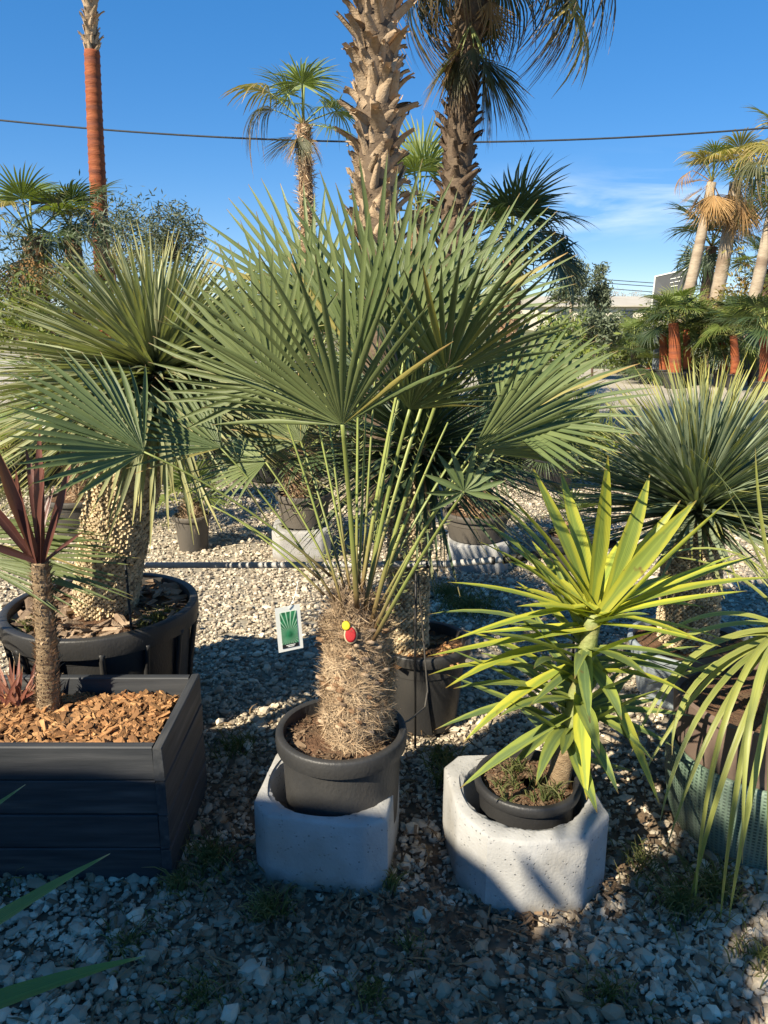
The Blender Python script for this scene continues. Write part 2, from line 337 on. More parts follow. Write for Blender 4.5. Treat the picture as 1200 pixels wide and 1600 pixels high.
# ------------------------------------------------------------------ objects
def thing(name, label, cat, loc=(0, 0, 0), group=None):
    o = bpy.data.objects.new(name, None); C.objects.link(o); o.location = loc; o.empty_display_size = .1
    o['label'] = label; o['category'] = cat
    if group: o['group'] = group
    return o
def part(name, me, parent=None, M=None, kind=None, inv=None):
    """a mesh given in world space (or placed by M in world space) under its thing"""
    o = bpy.data.objects.new(name, me); C.objects.link(o)
    M = M or Matrix()
    if parent:
        o.parent = parent
        o.matrix_parent_inverse = inv if inv is not None else Matrix.Translation(-world_loc(parent))
    o.matrix_basis = M
    if kind: o['kind'] = kind
    return o
def world_loc(p):
    return Vector(p.location) if p.type == 'EMPTY' or not p.parent else Vector((0, 0, 0))
def sub(name, me, par, root, kind=None):            # sub-part whose mesh is in world space; par sits at identity in world space
    o = bpy.data.objects.new(name, me); C.objects.link(o); o.parent = par
    if kind: o['kind'] = kind
    return o
def struct(name, me):
    o = bpy.data.objects.new(name, me); C.objects.link(o); o['kind'] = 'structure'; return o
def frame(origin, axis, normal):
    y = Vector(axis).normalized(); z = Vector(normal); z = (z - y*z.dot(y))
    if z.length < 1e-4: z = y.orthogonal()
    z.normalize(); x = y.cross(z)
    M = Matrix(((x.x, y.x, z.x, origin[0]), (x.y, y.y, z.y, origin[1]), (x.z, y.z, z.z, origin[2]), (0, 0, 0, 1)))
    return M

# ------------------------------------------------------------------ ground, hills, sky-line
PLY = 0.0
mb = MB()
xs = np.concatenate([np.linspace(-600, -8, 10), np.linspace(-6, 6, 61), np.linspace(8, 600, 10)])
ys = np.concatenate([np.linspace(-60, 0, 6), np.linspace(.4, 8, 60), np.linspace(9, 40, 20), np.linspace(60, 900, 10)])
X, Y = np.meshgrid(xs, ys)
Z = .008*np.sin(X*2.1+1)*np.cos(Y*1.7)+.006*np.sin(X*5.3+Y*4.1); Z[(np.abs(X) > 7) | (Y > 14)] = 0
def gz(x, y): return .008*math.sin(x*2.1+1)*math.cos(y*1.7)+.006*math.sin(x*5.3+y*4.1)
mb.add(np.stack([X, Y, Z-.004], 2).reshape(-1, 3), grid_q(len(ys), len(xs)))
ground = struct('ground', mb.mesh('ground', 'ground'))
mb = MB(); hx = np.linspace(-700, 700, 120)
hz = 5+3.0*np.sin(hx*.011+1)+2*np.sin(hx*.031)+.8*rng.standard_normal(120)
V = np.concatenate([np.stack([hx, np.full(120, 420.), np.full(120, -2.)], 1), np.stack([hx, np.full(120, 450.), hz*.9], 1), np.stack([hx, np.full(120, 520.), hz*1.25], 1)])
mb.add(V, grid_q(3, 120)); struct('hills', mb.mesh('hills', 'hill'))

# footprints where no gravel lies: (x, y, r)
FOOT = []
# ------------------------------------------------------------------ gravel
def mask(x, y):
    n = .5+.25*np.sin(x*3.1+1.3*np.sin(y*2.3))+.25*np.sin(y*4.3+1.7*np.sin(x*2.9+2))
    n2 = .5+.5*np.sin(x*9.1+2*np.sin(y*7.7))*np.sin(y*8.3+1.4*np.sin(x*6.1))
    return .7*n+.3*n2
def gravel():
    N = 104000
    y = 1.0+5.6*rng.random(N)**1.15; x = (rng.random(N)-.5)*(1.25*y+.5)
    mk = mask(x, y)
    chippy = np.exp(-(((x+.12)/.42)**2+((y-1.62)/.16)**2))+.9*np.exp(-(((x+.3)/.2)**2+((y-2.0)/.35)**2))+.7*np.exp(-(((x-.12)/.16)**2+((y-1.95)/.4)**2))
    dens = np.clip(1.15-.55*chippy-.42*(mk > .70), .08, 1)*np.where(y < 2.4, .80, 1)
    keep = rng.random(N) < dens; x, y = x[keep], y[keep]; n = len(x)
    s = np.clip(.0073*np.exp(.45*rng.standard_normal(n)), .004, .024)
    s = np.where((y < 2.2) & (rng.random(n) < .10), s*1.3, s)*np.where(y > 2.4, .86, .95)
    sc = np.stack([s*rng.uniform(.9, 1.5, n), s*rng.uniform(.7, 1.1, n), s*rng.uniform(.45, .9, n)], 1)
    V = ICO_V[None]*(1+.30*rng.uniform(-1, 1, (n, 12, 1)))*sc[:, None]
    # random tilt then spin
    t = rng.normal(0, .45, n); a = rng.random(n)*2*math.pi
    ct, st = np.cos(t)[:, None], np.sin(t)[:, None]
    Vy, Vz = V[..., 1]*ct-V[..., 2]*st, V[..., 1]*st+V[..., 2]*ct
    ca, sa = np.cos(a)[:, None], np.sin(a)[:, None]
    Vx, Vy = V[..., 0]*ca-Vy*sa, V[..., 0]*sa+Vy*ca
    z0 = .008*np.sin(x*2.1+1)*np.cos(y*1.7)+.006*np.sin(x*5.3+y*4.1)+sc[:, 2]*rng.uniform(.15, .9, n)
    W = np.stack([Vx+x[:, None], Vy+y[:, None], Vz+z0[:, None]], 2)
    tint = np.clip(rng.normal(.46, .30, n), 0, 1)
    shade_dirt = np.clip((.25+.75*(mask(x*.7+3, y*.9+1) > .52))*np.clip((2.6-y)/.6, .10, 1)*rng.beta(1.6, 1.3, n)*1.6, 0, .95)  # patchy dirt, plus brown put in to warm the shaded near stones
    # the 300 that show largest become stones of their own
    vis = s/np.hypot(y, CAM_H)*(np.abs(x) < .50*np.hypot(y*.967+.38, 0)) * (y > 1.34)
    big = np.argsort(-vis)[:300]; rest = np.ones(n, bool); rest[big] = False
    mbs = MB(); k = rest.sum(); D = np.zeros((k, 12, 3)); D[..., 0] = tint[rest][:, None]; D[..., 2] = shade_dirt[rest][:, None]
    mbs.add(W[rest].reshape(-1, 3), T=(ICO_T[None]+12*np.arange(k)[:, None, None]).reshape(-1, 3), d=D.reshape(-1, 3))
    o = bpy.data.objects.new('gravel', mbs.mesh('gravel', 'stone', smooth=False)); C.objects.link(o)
    o['label'] = 'loose pale limestone gravel covering the ground'; o['category'] = 'gravel'; o['kind'] = 'stuff'
    for i in big:
        m1 = MB(); c = W[i].mean(0); m1.add(W[i]-c, T=ICO_T, d=(tint[i], .5, shade_dirt[i]*.85))
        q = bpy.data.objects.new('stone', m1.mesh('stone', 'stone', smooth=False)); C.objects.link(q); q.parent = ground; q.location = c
gravel()

def chips(n, fx, z0, size, mat, thick=.12, spin=1.0):
    """n flat splinters; fx() gives x, y"""
    out = []
    for i in range(n):
        x, y = fx(); L = size*random.uniform(.4, 1.3); Wd = L*random.uniform(.18, .5); t = L*thick
        m1 = MB(); V = np.array([(-L/2, -Wd/2*.6, 0), (L/2*.8, -Wd/2, 0), (L/2, Wd/2*.5, 0), (-L/2*.9, Wd/2, 0)])
        V = np.concatenate([V, V*[.92, .9, 1]+[0, 0, t]]); V[:, :2] += rng.uniform(-.28, .28, (8, 2))*Wd
        ax, ay, az = rng.normal(0, .35*spin), rng.normal(0, .35*spin), rng.random()*6.28
        Rm = np.array((Matrix.Rotation(az, 3, 'Z') @ Matrix.Rotation(ax, 3, 'X') @ Matrix.Rotation(ay, 3, 'Y')))
        out.append((V @ Rm.T, (x, y, z0+random.uniform(.0, size*.30)), float(np.clip(rng.normal(.47, .34), 0, 1))))
    return out
CQ = [(3, 2, 1, 0), (4, 5, 6, 7), (0, 1, 5, 4), (1, 2, 6, 5), (2, 3, 7, 6), (3, 0, 4, 7)]
def lay_chips(lst, mat, parent, name, restname, nind=300, inv=None, vis=None, label=None, cat=None):
    lst = sorted(lst, key=lambda c: (Vector(c[1])-Vector((0, 0, CAM_H))).length - 6*np.abs(c[0]).max())
    if vis: lst = [c for c in lst if vis(c)] + [c for c in lst if not vis(c)]
    for V, p, t in lst[:nind]:
        m1 = MB(); m1.add(V, CQ, d=(t, .5, 0)); part(name, m1.mesh(name, mat, False), parent, Matrix.Translation(p), inv=inv)
    if lst[nind:]:
        mm = MB()
        for V, p, t in lst[nind:]: mm.add(V+np.array(p), CQ, d=(t, .5, 0))
        o = part(restname, mm.mesh(restname, mat, False), parent, kind='stuff', inv=inv)
        if label: o['label'] = label; o['category'] = cat
def fx_ground():
    while True:
        c = random.choice([(-.12, 1.62, .30, .12), (-.1, 1.6, .36, .11), (.12, 1.95, .12, .32), (-.32, 2.0, .14, .3), (.6, 1.85, .16, .2), (0, 1.6, .8, .2)])
        x, y = random.gauss(c[0], c[2]), random.gauss(c[1], c[3])
        if y > 1.2: return x, y
lay_chips(chips(1400, fx_ground, .014, .026, 'chip_old', .06, 1.3)+chips(1500, lambda: (random.uniform(-1.3, 1.2), 1.25+1.1*random.random()**1.3), .010, .020, 'chip_old', .05, 1.4), 'chip_old', None, '', 'fallen_wood_chips', nind=0,
          label='scattered brown wood chips lying in the shaded gravel', cat='wood chips')

def litter():
    mm = MB()
    for i in range(420):
        x, y = random.uniform(-1.3, 1.2), 1.25+1.4*random.random(); a = random.random()*6.28; L = random.uniform(.02, .09); d = np.array([math.cos(a), math.sin(a), random.gauss(0, .12)])
        p = np.array([x, y, .022+random.random()*.006]); strip(mm, bez(p, p+d*L*.5+np.array([random.gauss(0, .01), random.gauss(0, .01), .008]), p+d*L, 4), [.0015, .003, .0025, .0004], (random.gauss(0, .3), random.gauss(0, .3), 1), .2, random.random())
    o = bpy.data.objects.new('leaf_litter', mm.mesh('leaf_litter', 'litter')); C.objects.link(o); o['kind'] = 'stuff'; o['label'] = 'dry brown leaf scraps lying on the gravel'; o['category'] = 'leaf litter'
litter()
def grass_tufts(spots, name, label):
    mm = MB()
    for x, y, r, n, h in spots:
        for i in range(n):
            a = random.random()*6.28; rr = r*abs(random.gauss(0, .5)); px, py = x+rr*math.cos(a), y+rr*math.sin(a)
            hh = h*random.uniform(.4, 1.2); b = random.random()*6.28; le = hh*random.uniform(.2, 1.0)
            P = bez((px, py, 0), (px+le*.3*math.cos(b), py+le*.3*math.sin(b), hh*.8), (px+le*math.cos(b), py+le*math.sin(b), hh*random.uniform(.6, 1)), 4)
            strip(mm, P, np.array([.0016, .0018, .0013, .0002]), (math.cos(b+1.5), math.sin(b+1.5), .4), .2, random.random())
    o = bpy.data.objects.new(name, mm.mesh(name, 'grass')); C.objects.link(o); o['kind'] = 'stuff'; o['label'] = label; o['category'] = 'grass'
def gs(u, v, r, n, h): p = gp(u, v); return (p.x, p.y, r, n, h)
grass_tufts([gs(330, 1350, .10, 260, .07), gs(280, 1390, .08, 120, .06), gs(60, 1350, .12, 160, .06), gs(420, 1430, .06, 200, .07), gs(370, 1170, .12, 200, .05),
             gs(700, 1225, .05, 260, .08), gs(690, 1190, .08, 160, .06), gs(1060, 1420, .10, 200, .08), gs(1120, 1400, .10, 180, .09), gs(880, 1410, .03, 60, .06),
             gs(200, 1480, .12, 140, .05), gs(310, 1560, .10, 120, .05), gs(580, 1560, .06, 90, .05), gs(950, 1560, .08, 120, .05), gs(610, 1390, .03, 60, .08),
             gs(1000, 1350, .12, 90, .06), gs(730, 950, .22, 900, .06), gs(700, 930, .15, 400, .06), gs(1180, 1500, .08, 90, .06), gs(640, 1480, .06, 60, .04), gs(480, 1540, .06, 70, .04)],
            'grass_tufts', 'short weedy grass growing through the gravel')
far_sp = []
for i in range(70):
    far_sp.append((random.uniform(-4.5, -2.0), random.uniform(5.2, 7.5), .25, 60, .10))
for i in range(40): far_sp.append((random.uniform(-1.8, 4), random.uniform(5.0, 8), .2, 40, .07))
grass_tufts(far_sp, 'far_grass', 'green grass strip between the pots behind')

# ------------------------------------------------------------------ leaves
def fan(mb, R, n, spread, web=.36, fold=.35, droop=.1, cup=.15, tint=(.0, 1.0), tipw=1.0, k=8, rag=.06, fall=0.0, o=(0, 0, 0), bend=0.0, m=0, wid=.92, uneven=.10, twist=.28, deadp=0.0):
    """fan blade: hub at o, middle segment along +Y, upper face +Z; bend tilts the blade down from the petiole, fall lets the free segment ends hang"""
    dth = spread/max(n-1, 1); cb, sb = math.cos(bend), math.sin(bend)
    tb = random.uniform(*tint)
    for i in range(n):
        q = (i/(n-1)-.5)*2 if n > 1 else 0; th = q*spread/2 + random.gauss(0, dth*.10)
        L = R*(1-.20*abs(q)**2.2)*random.uniform(1-uneven, 1+uneven*.4); rw = web*R*(1-.15*abs(q))
        t = np.concatenate([np.linspace(.012, rw/L, 3), np.linspace(rw/L, 1, k-2)[1:]]); r = t*L
        hw = np.where(r <= rw, r*math.tan(min(dth, .5)/2)*1.02, 0)
        wm = rw*math.tan(min(dth, .5)/2)*1.02; u = np.clip((r-rw)/(L-rw), 0, 1)
        hw = np.where(r > rw, wm*wid*(1+.12*u*(1-u))*(1-u**2.2)*tipw+.0006, hw)
        dr = droop*random.uniform(.3, 1.6); fl = fall*random.uniform(.6, 1.3)
        x0 = math.sin(th); y0 = math.cos(th); lat = random.gauss(0, rag)*u**1.5*(L-rw)
        z = cup*r*(1-y0)+(-dr*u**2*(L-rw))+random.gauss(0, .012)*r
        P = np.stack([x0*r+y0*lat, y0*r-x0*lat, z], 1)
        if fall:
            P[:, 2] -= fl*(u**1.6)*(L-rw); P[:, 0] -= x0*fl*.45*(u**2)*(L-rw); P[:, 1] -= y0*fl*.45*(u**2)*(L-rw)
        P = np.stack([P[:, 0], P[:, 1]*cb+P[:, 2]*sb, -P[:, 1]*sb+P[:, 2]*cb], 1)+np.array(o)
        nz = np.array([-.25*x0+random.gauss(0, twist)*y0, sb-random.gauss(0, twist)*x0, cb])
        strip(mb, P, hw, nz, fold*(1 if i % 1 == 0 else -1), float(np.clip(tb+random.gauss(0, .22), 0, 1)), (1 if random.random() < deadp else m), 0.0, 1.0)
def fan_mesh(name, mat, pl=.5, R=.6, n=30, spread=R_(220), pr=.012, pmat='petiole', bend=.3, **kw):
    mb = MB(); P = bez((0, 0, 0), (0, pl*.5, pl*.06), (0, pl, 0), 6); tube(mb, P, np.linspace(pr*1.5, pr*.8, 6), 6, flat=.6, m=1)
    fan(mb, R, n, spread, o=(0, pl*.99, 0), bend=bend, **kw)
    return mb.mesh(name, [mat, pmat])
LEAFSETS = {
 'green': [fan_mesh('leaf', 'far_green', .55, .55, 30, R_(230), bend=b, droop=.3, rag=.05, k=7) for b in (.2, .5, .8)],
 'small': [fan_mesh('leaf', 'far_green', .28, .34, 22, R_(230), .008, bend=b, droop=.25, k=7) for b in (.1, .4, .7)],
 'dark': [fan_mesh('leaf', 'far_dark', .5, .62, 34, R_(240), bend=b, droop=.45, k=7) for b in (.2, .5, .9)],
 'dead': [fan_mesh('leaf', 'far_dead', .50, .62, 26, R_(120), bend=1.0, fall=.7, droop=.2, pmat='far_dead', k=7, rag=.12) for _ in range(3)],
 'yellow': [fan_mesh('leaf', 'far_yellow', .55, .62, 28, R_(200), bend=.5, fall=.6, k=7, rag=.08) for _ in range(2)],
 'hang': [fan_mesh('leaf', 'hang_dark', .55, .80, 34, R_(130), bend=.5, fall=1.1, droop=.2, k=9, rag=.10, web=.30) for _ in range(3)],
 'skirt_dead': [fan_mesh('leaf', 'far_dead', .35, .72, 24, R_(110), bend=b, fall=0, droop=.15, pmat='far_dead', k=7, rag=.10, cup=.5) for b in (-.1, .2, .3)],
 'skirt_dark': [fan_mesh('leaf', 'hang_dark', .35, .80, 28, R_(100), bend=b, fall=0, droop=.12, k=7, rag=.08, cup=.5) for b in (-.1, .15, .25)],
 'trachy': [fan_mesh('leaf', 'far_green', .45, .50, 32, R_(250), bend=b, droop=.6, k=7, web=.28) for b in (.1, .5)],
}
def crown(parent, top, spec, inv=None):
    """spec: list of (leafset, azimuth deg, elevation deg, scale); each leaf is a part"""
    for st, az, el, sc in spec:
        me = random.choice(LEAFSETS[st]); a, e = R_(az), R_(el)
        d = Vector((math.sin(a)*math.cos(e), math.cos(a)*math.cos(e), math.sin(e)))
        nrm = Vector((-math.sin(a)*math.sin(e), -math.cos(a)*math.sin(e), math.cos(e)))+Vector((random.gauss(0, .15), random.gauss(0, .15), 0))
        M = frame(Vector(top)-d*.03, d, nrm) @ Matrix.Scale(sc, 4)
        part('leaf', me, parent, M, inv=inv)
def rspec(st, n, e0, e1, sc, jit=10, a0=0):
    return [(random.choice(st) if isinstance(st, (list, tuple)) else st, a0+i*137.5+random.gauss(0, jit), e0+(e1-e0)*(i/(max(n-1, 1)))+random.gauss(0, jit*.6), sc*random.uniform(.85, 1.1)) for i in range(n)]

# boots (old leaf bases) for rough trunks
def boot_mesh(mat, seed):
    random.seed(seed); mb = MB(); L = .24*random.uniform(.7, 1.2); k = 6
    t = np.linspace(0, 1, k); w = .062*(1-.55*t)*random.uniform(.8, 1.2); curl = random.uniform(.0, .35)
    P = np.stack([random.uniform(-.03, .03)*t**2, L*t, curl*L*t**2], 1)
    V = []
    for i in range(k):
        for s_, zz in ((-1, -.016), (-.5, .004), (0, .012), (.5, .004), (1, -.016)):
            V.append(P[i]+np.array([s_*w[i], (random.uniform(-.05, .03) if i == k-1 else 0), zz*(1-.3*t[i])+random.gauss(0, .002)]))
    for i in range(k):
        for s_, zz in ((-1, -.024), (0, -.012), (1, -.024)): V.append(P[i]+np.array([s_*w[i]*.96, 0, zz]))
    n = k*5; Q = grid_q(k, 5)+[tuple(n+x for x in q[::-1]) for q in grid_q(k, 3)]
    mb.add(np.array(V), Q); return mb.mesh('leaf_base', mat, True)
BOOTS = {m: [boot_mesh(m, 30+i) for i in range(6)] for m in ('boot', 'boot_dark')}; random.seed(11)
def trunk_path(b, t, k=14, sway=.03):
    b, t = Vector(b), Vector(t); c = (b+t)/2+Vector((random.gauss(0, sway), 0, 0)); return bez(b, c, t, k)
def booted_trunk(parent, base, top, r0, r1, mat, zvis, rows=.10, per=7, out=28):
    P = trunk_path(base, top); mb = MB(); tube(mb, P, np.linspace(r0, r1, len(P)), 20); inv = None
    part('trunk', mb.mesh('trunk', 'bark_core'), parent)
    base, top = Vector(base), Vector(top); n = 0; z = zvis[0]; i = 0; row = []
    while z < zvis[1]:
        f = (z-base.z)/(top.z-base.z); j = f*(len(P)-1); j0 = min(int(j), len(P)-2); c = Vector(P[j0]).lerp(Vector(P[j0+1]), j-j0)
        r = (r0+(r1-r0)*f)*.97
        a = i*2.3999+random.gauss(0, .12)
        d = Vector((math.cos(a), math.sin(a), 0)); e = R_(90-out+random.gauss(0, 14))
        ax = d*math.cos(e)+Vector((0, 0, math.sin(e)))+Vector((-d.y, d.x, 0))*random.gauss(0, .34)
        nr = d*math.sin(e)-Vector((0, 0, math.cos(e)))
        M = frame(c+d*r, ax, nr) @ Matrix.Diagonal((random.uniform(.6, 1.25), random.uniform(.45, 1.15), 1, 1)) @ Matrix.Scale((r0/.2)**.5, 4)
        row.append((M, d.y)); z += rows/per; i += 1
    row.sort(key=lambda q: q[1]); rest = []
    for M, _ in row[:300]: part('leaf_base', random.choice(BOOTS[mat]), parent, M)
def fibre_trunk(parent, base, top, r0, r1, mat='fibre', n=2500, L=.06, w=.0009, bulge=.15, lift=.4, stick=1.0):
    P = trunk_path(base, top, 10, .01); mb = MB()
    f = np.linspace(0, 1, 10); rr = (r0+(r1-r0)*f)*(1+bulge*np.sin(f*math.pi)); tube(mb, P, rr*.93, 18)
    tr = part('trunk', mb.mesh('trunk', 'fibre_core'), parent)
    mm = MB()
    for i in range(n):
        q = random.random(); j = q*9; j0 = min(int(j), 8); c = P[j0]*(1-(j-j0))+P[j0+1]*(j-j0); a = random.random()*6.283; r = np.interp(q, f, rr)*random.uniform(.9, 1.0)*(1+.06*math.sin(3*a+11*q)+.05*math.sin(5*a-17*q)+.05*math.sin(40*q+2*a)); d = np.array([math.cos(a), math.sin(a), 0]); tg = np.array([-d[1], d[0], 0])
        l = L*random.uniform(.4, 1.3); dv = tg*random.gauss(0, .8)+np.array([0, 0, random.gauss(lift, .75)]); dv /= np.linalg.norm(dv)+1e-6
        p0 = c+d*r; p2 = p0+dv*l+d*l*random.choice((.05, .15, .3, .5, .95))*random.uniform(.5, 1.2)*stick; p1 = p0+dv*l*.5+d*l*random.uniform(.1, .35)*stick
        strip(mm, bez(p0, p1, p2, 4), np.array([w, w*.9, w*.7, w*.2]), d, .1, random.random())
    part('fibres', mm.mesh('fibres', mat), parent, kind='stuff')
def scale_trunk(parent, path, rad, mat='scale', ring=30, step=.0125, size=1.0):
    P = np.asarray(path); k = len(P); mb = MB(); rad = np.asarray(rad); tube(mb, P, rad*.96, 28)
    part('trunk', mb.mesh('trunk', 'scale_core'), parent)
    seg = np.linalg.norm(np.diff(P, axis=0), axis=1); cum = np.concatenate([[0], np.cumsum(seg)]); tot = cum[-1]; rows = int(tot/step)
    mm = MB()
    for i in range(rows):
        s_ = i*step; c = np.array([np.interp(s_, cum, P[:, j]) for j in range(3)]); r = np.interp(s_, cum, rad)
        tt = np.array([np.interp(min(s_+.05, tot), cum, P[:, j])-np.interp(max(s_-.05, 0), cum, P[:, j]) for j in range(3)]); tt /= np.linalg.norm(tt)
        b1 = np.cross(tt, [0, 1, 0]); b1 /= np.linalg.norm(b1); b2 = np.cross(tt, b1)
        for j in range(ring):
            a = 2*math.pi*(j+(.5 if i % 2 else 0)+random.gauss(0, .07))/ring; d = b1*math.cos(a)+b2*math.sin(a); g = -b1*math.sin(a)+b2*math.cos(a)
            hw = math.pi*r/ring*1.3; h = step*2.3*random.uniform(.8, 1.25)*size; o_ = .0085*random.uniform(.6, 1.5)*size
            p = c+d*r*.97
            V = [p-g*hw, p+g*hw, p+g*hw*.75-tt*h*.55*-1+d*o_*.8, p-g*hw*.75+tt*h*.55+d*o_*.8, p+tt*h+d*o_*1.2, p+tt*h*.45+d*o_*1.5, p+tt*h*.75-d*.002]
            mm.add(np.array(V), Q=[(0, 1, 2, 5), (0, 5, 4, 3)], T=[(5, 2, 4), (4, 2, 6), (3, 4, 6)], d=(float(np.clip(random.gauss(.55, .25), 0, 1)), .5, 0))
    part('leaf_scales', mm.mesh('leaf_scales', mat, False), parent, kind='stuff')

# ------------------------------------------------------------------ pots and blocks
def pot(name, label, x, y, z0, rt, rb, h, mat='pot_black', soil=.05, rimh=.035, rimw=.012, group=None, soilmat='soil', flute=0):
    t = thing(name, label, 'pot', (x, y, z0), group)
    mb = MB(); prof = [(0, 0), (rb*.9, 0), (rb, .008), (rb+(rt-rb)*.5, h*.5), (rt-.004, h-rimh*.9), (rt-.005, h-rimh*.5), (rt-.006, h-soil*1.5-.03), (rt*.8, h-soil*1.5-.03)]
    lathe(mb, [(r, z) for r, z in prof], 56, ctr=(x, y, z0), jit=.0008); part('pot_body', mb.mesh('pot_body', mat), t)
    mb = MB(); lathe(mb, [(rt-.003, h-rimh), (rt+rimw-.001, h-rimh+.001), (rt+rimw, h-rimh+.004), (rt+rimw+.002, h-rimh*.5), (rt+rimw+.001, h-.007), (rt+rimw-.001, h-.002), (rt+rimw-.004, h), (rt-.004, h), (rt-.008, h-.002), (rt-.012, h-rimh), (rt-.014, h-soil-.05)], 56, ctr=(x, y, z0), jit=.0006)
    part('rim', mb.mesh('rim', mat), t)
    mb = MB(); n = 40; V = []
    rs = np.linspace(.02, rt-.010, 7)
    for r in rs:
        for a in np.linspace(0, 6.2832, n, endpoint=False):
            V.append((x+r*math.cos(a), y+r*math.sin(a), z0+h-soil+random.gauss(0, .004)+.012*(1-r/rt)))
    mb.add(np.array(V), grid_q(7, n, True)); part('soil', mb.mesh('soil', soilmat), t)
    return t
def block(name, label, outline, z0, h, hole, hc, rot, x, y, group, notch=True):
    """concrete planting block: outline (list of xy) with a round hole"""
    t = thing(name, label, 'block', (x, y, z0), group)
    N = 96; o = np.array(outline, float); o = np.concatenate([o, o[:1]]); ang = np.linspace(0, 2*math.pi, N, endpoint=False)
    out = []
    for a in ang:                                # where a ray from the hole's centre leaves the outline
        d = np.array([math.cos(a), math.sin(a)]); best = 9
        for p, q in zip(o[:-1], o[1:]):
            e = q-p; den = d[0]*e[1]-d[1]*e[0]
            if abs(den) < 1e-9: continue
            w_ = p-np.array(hc); tt = (w_[0]*e[1]-w_[1]*e[0])/den; uu = (w_[0]*d[1]-w_[1]*d[0])/den
            if tt > 0 and -1e-6 <= uu <= 1+1e-6: best = min(best, tt)
        out.append(np.array(hc)+d*best)
    out = np.array(out); inn = np.stack([hc[0]+hole*np.cos(ang), hc[1]+hole*np.sin(ang)], 1); ctr = np.array(hc)
    def ringv(P, z): return np.concatenate([P, np.full((N, 1), z)], 1)
    js = lambda a: rng.normal(0, a, (N, 1))
    bev = .010; shr = lambda f: ctr+(out-ctr)*(1-f/np.linalg.norm(out-ctr, axis=1)[:, None])
    lay = [ringv(out, 0), ringv(out+rng.normal(0, .0006, (N, 2)), h*.35), ringv(out+rng.normal(0, .0006, (N, 2)), h*.7), ringv(out, h-bev), ringv(shr(bev*.35)+rng.normal(0, .0008, (N, 2)), h-bev*.35), ringv(shr(bev)+rng.normal(0, .001, (N, 2)), h),
           ringv(inn+(out-inn)*.35, h+.001), ringv(ctr+(inn-ctr)*(1+.02/hole)+rng.normal(0, .001, (N, 2)), h), ringv(ctr+(inn-ctr)*(1+.006/hole)+rng.normal(0, .0015, (N, 2)), h-.006), ringv(inn, h-.02), ringv(inn*1.0, .05), ringv(inn, 0)]
    lay[5][:, 2:] += js(.001); lay[7][:, 2:] += js(.0012)
    V = np.concatenate(lay); c, s_ = math.cos(rot), math.sin(rot); V = np.stack([V[:, 0]*c-V[:, 1]*s_+x, V[:, 0]*s_+V[:, 1]*c+y, V[:, 2]+z0], 1)
    mb = MB(); mb.add(V, grid_q(len(lay), N, True)); part('block_body', mb.mesh('block_body', 'concrete'), t)
    return t

# =================================================================== foreground: planter box
PX1, PX0, PY0, PY1, PH_ = -.600, -1.50, 1.765, 2.175, .412
pl = thing('wooden_planter', 'dark blue-grey stained wooden planter box with plank sides filled with orange mulch', 'planter', (-1.05, 1.97, 0))
def plank(lo, hi, name='plank'):
    c = (Vector(lo)+Vector(hi))/2; m1 = MB(); lo, hi = Vector(lo)-c, Vector(hi)-c; b = .003
    # chamfered board: long axis first for the grain
    lx, ly, lz = hi; long_y = ly > lx
    if long_y: lx, ly = ly, lx
    V = []
    for sx in (-1, 1):
        for yy, zz in ((-ly, -lz+b), (-ly+b, -lz), (ly-b, -lz), (ly, -lz+b), (ly, lz-b), (ly-b, lz), (-ly+b, lz), (-ly, lz-b)): V.append((sx*lx, yy, zz))
    V = np.array(V)+rng.normal(0, .0006, (16, 3)); Q = [(j, (j+1) % 8, (j+1) % 8+8, j+8) for j in range(8)]
    T = [(0, j+1, j) for j in range(1, 7)]+[(8, 8+j, 8+j+1) for j in range(1, 7)]
    m1.add(V, Q, T); M = Matrix.Translation(c) @ (Matrix.Rotation(math.pi/2, 4, 'Z') if long_y else Matrix())
    part(name, m1.mesh(name, 'stained_wood', False), pl, M)
bh = PH_/4
for i in range(4):
    z0, z1 = i*bh+.003, (i+1)*bh-.003+(.002 if i < 3 else 0)
    plank((PX0, PY0, z0), (PX1-.0, PY0+.026, z1)); plank((PX0, PY1-.026, z0), (PX1, PY1, z1))
    plank((PX1+.002, PY0-.004, z0), (PX1+.028, PY1+.004, z1)); plank((PX0-.028, PY0-.004, z0), (PX0-.002, PY1+.004, z1))
mb = MB(); gx = np.linspace(PX0+.002, PX1-.002, 40); gy = np.linspace(PY0+.028, PY1-.028, 20); X, Y = np.meshgrid(gx, gy)
mb.add(np.stack([X, Y, .352+.012*np.sin(X*9)*np.cos(Y*11)+rng.normal(0, .004, X.shape)], 2).reshape(-1, 3), grid_q(20, 40)); part('soil', mb.mesh('soil', 'soil'), pl)
def fx_pl(): return random.uniform(PX0+.03, PX1-.03), random.uniform(PY0+.05, PY1-.05)
lay_chips(chips(2600, fx_pl, .356, .040, 'chip', .14), 'chip', pl, 'wood_chip', 'wood_chips', 300, vis=lambda c: c[1][0] > -1.12)

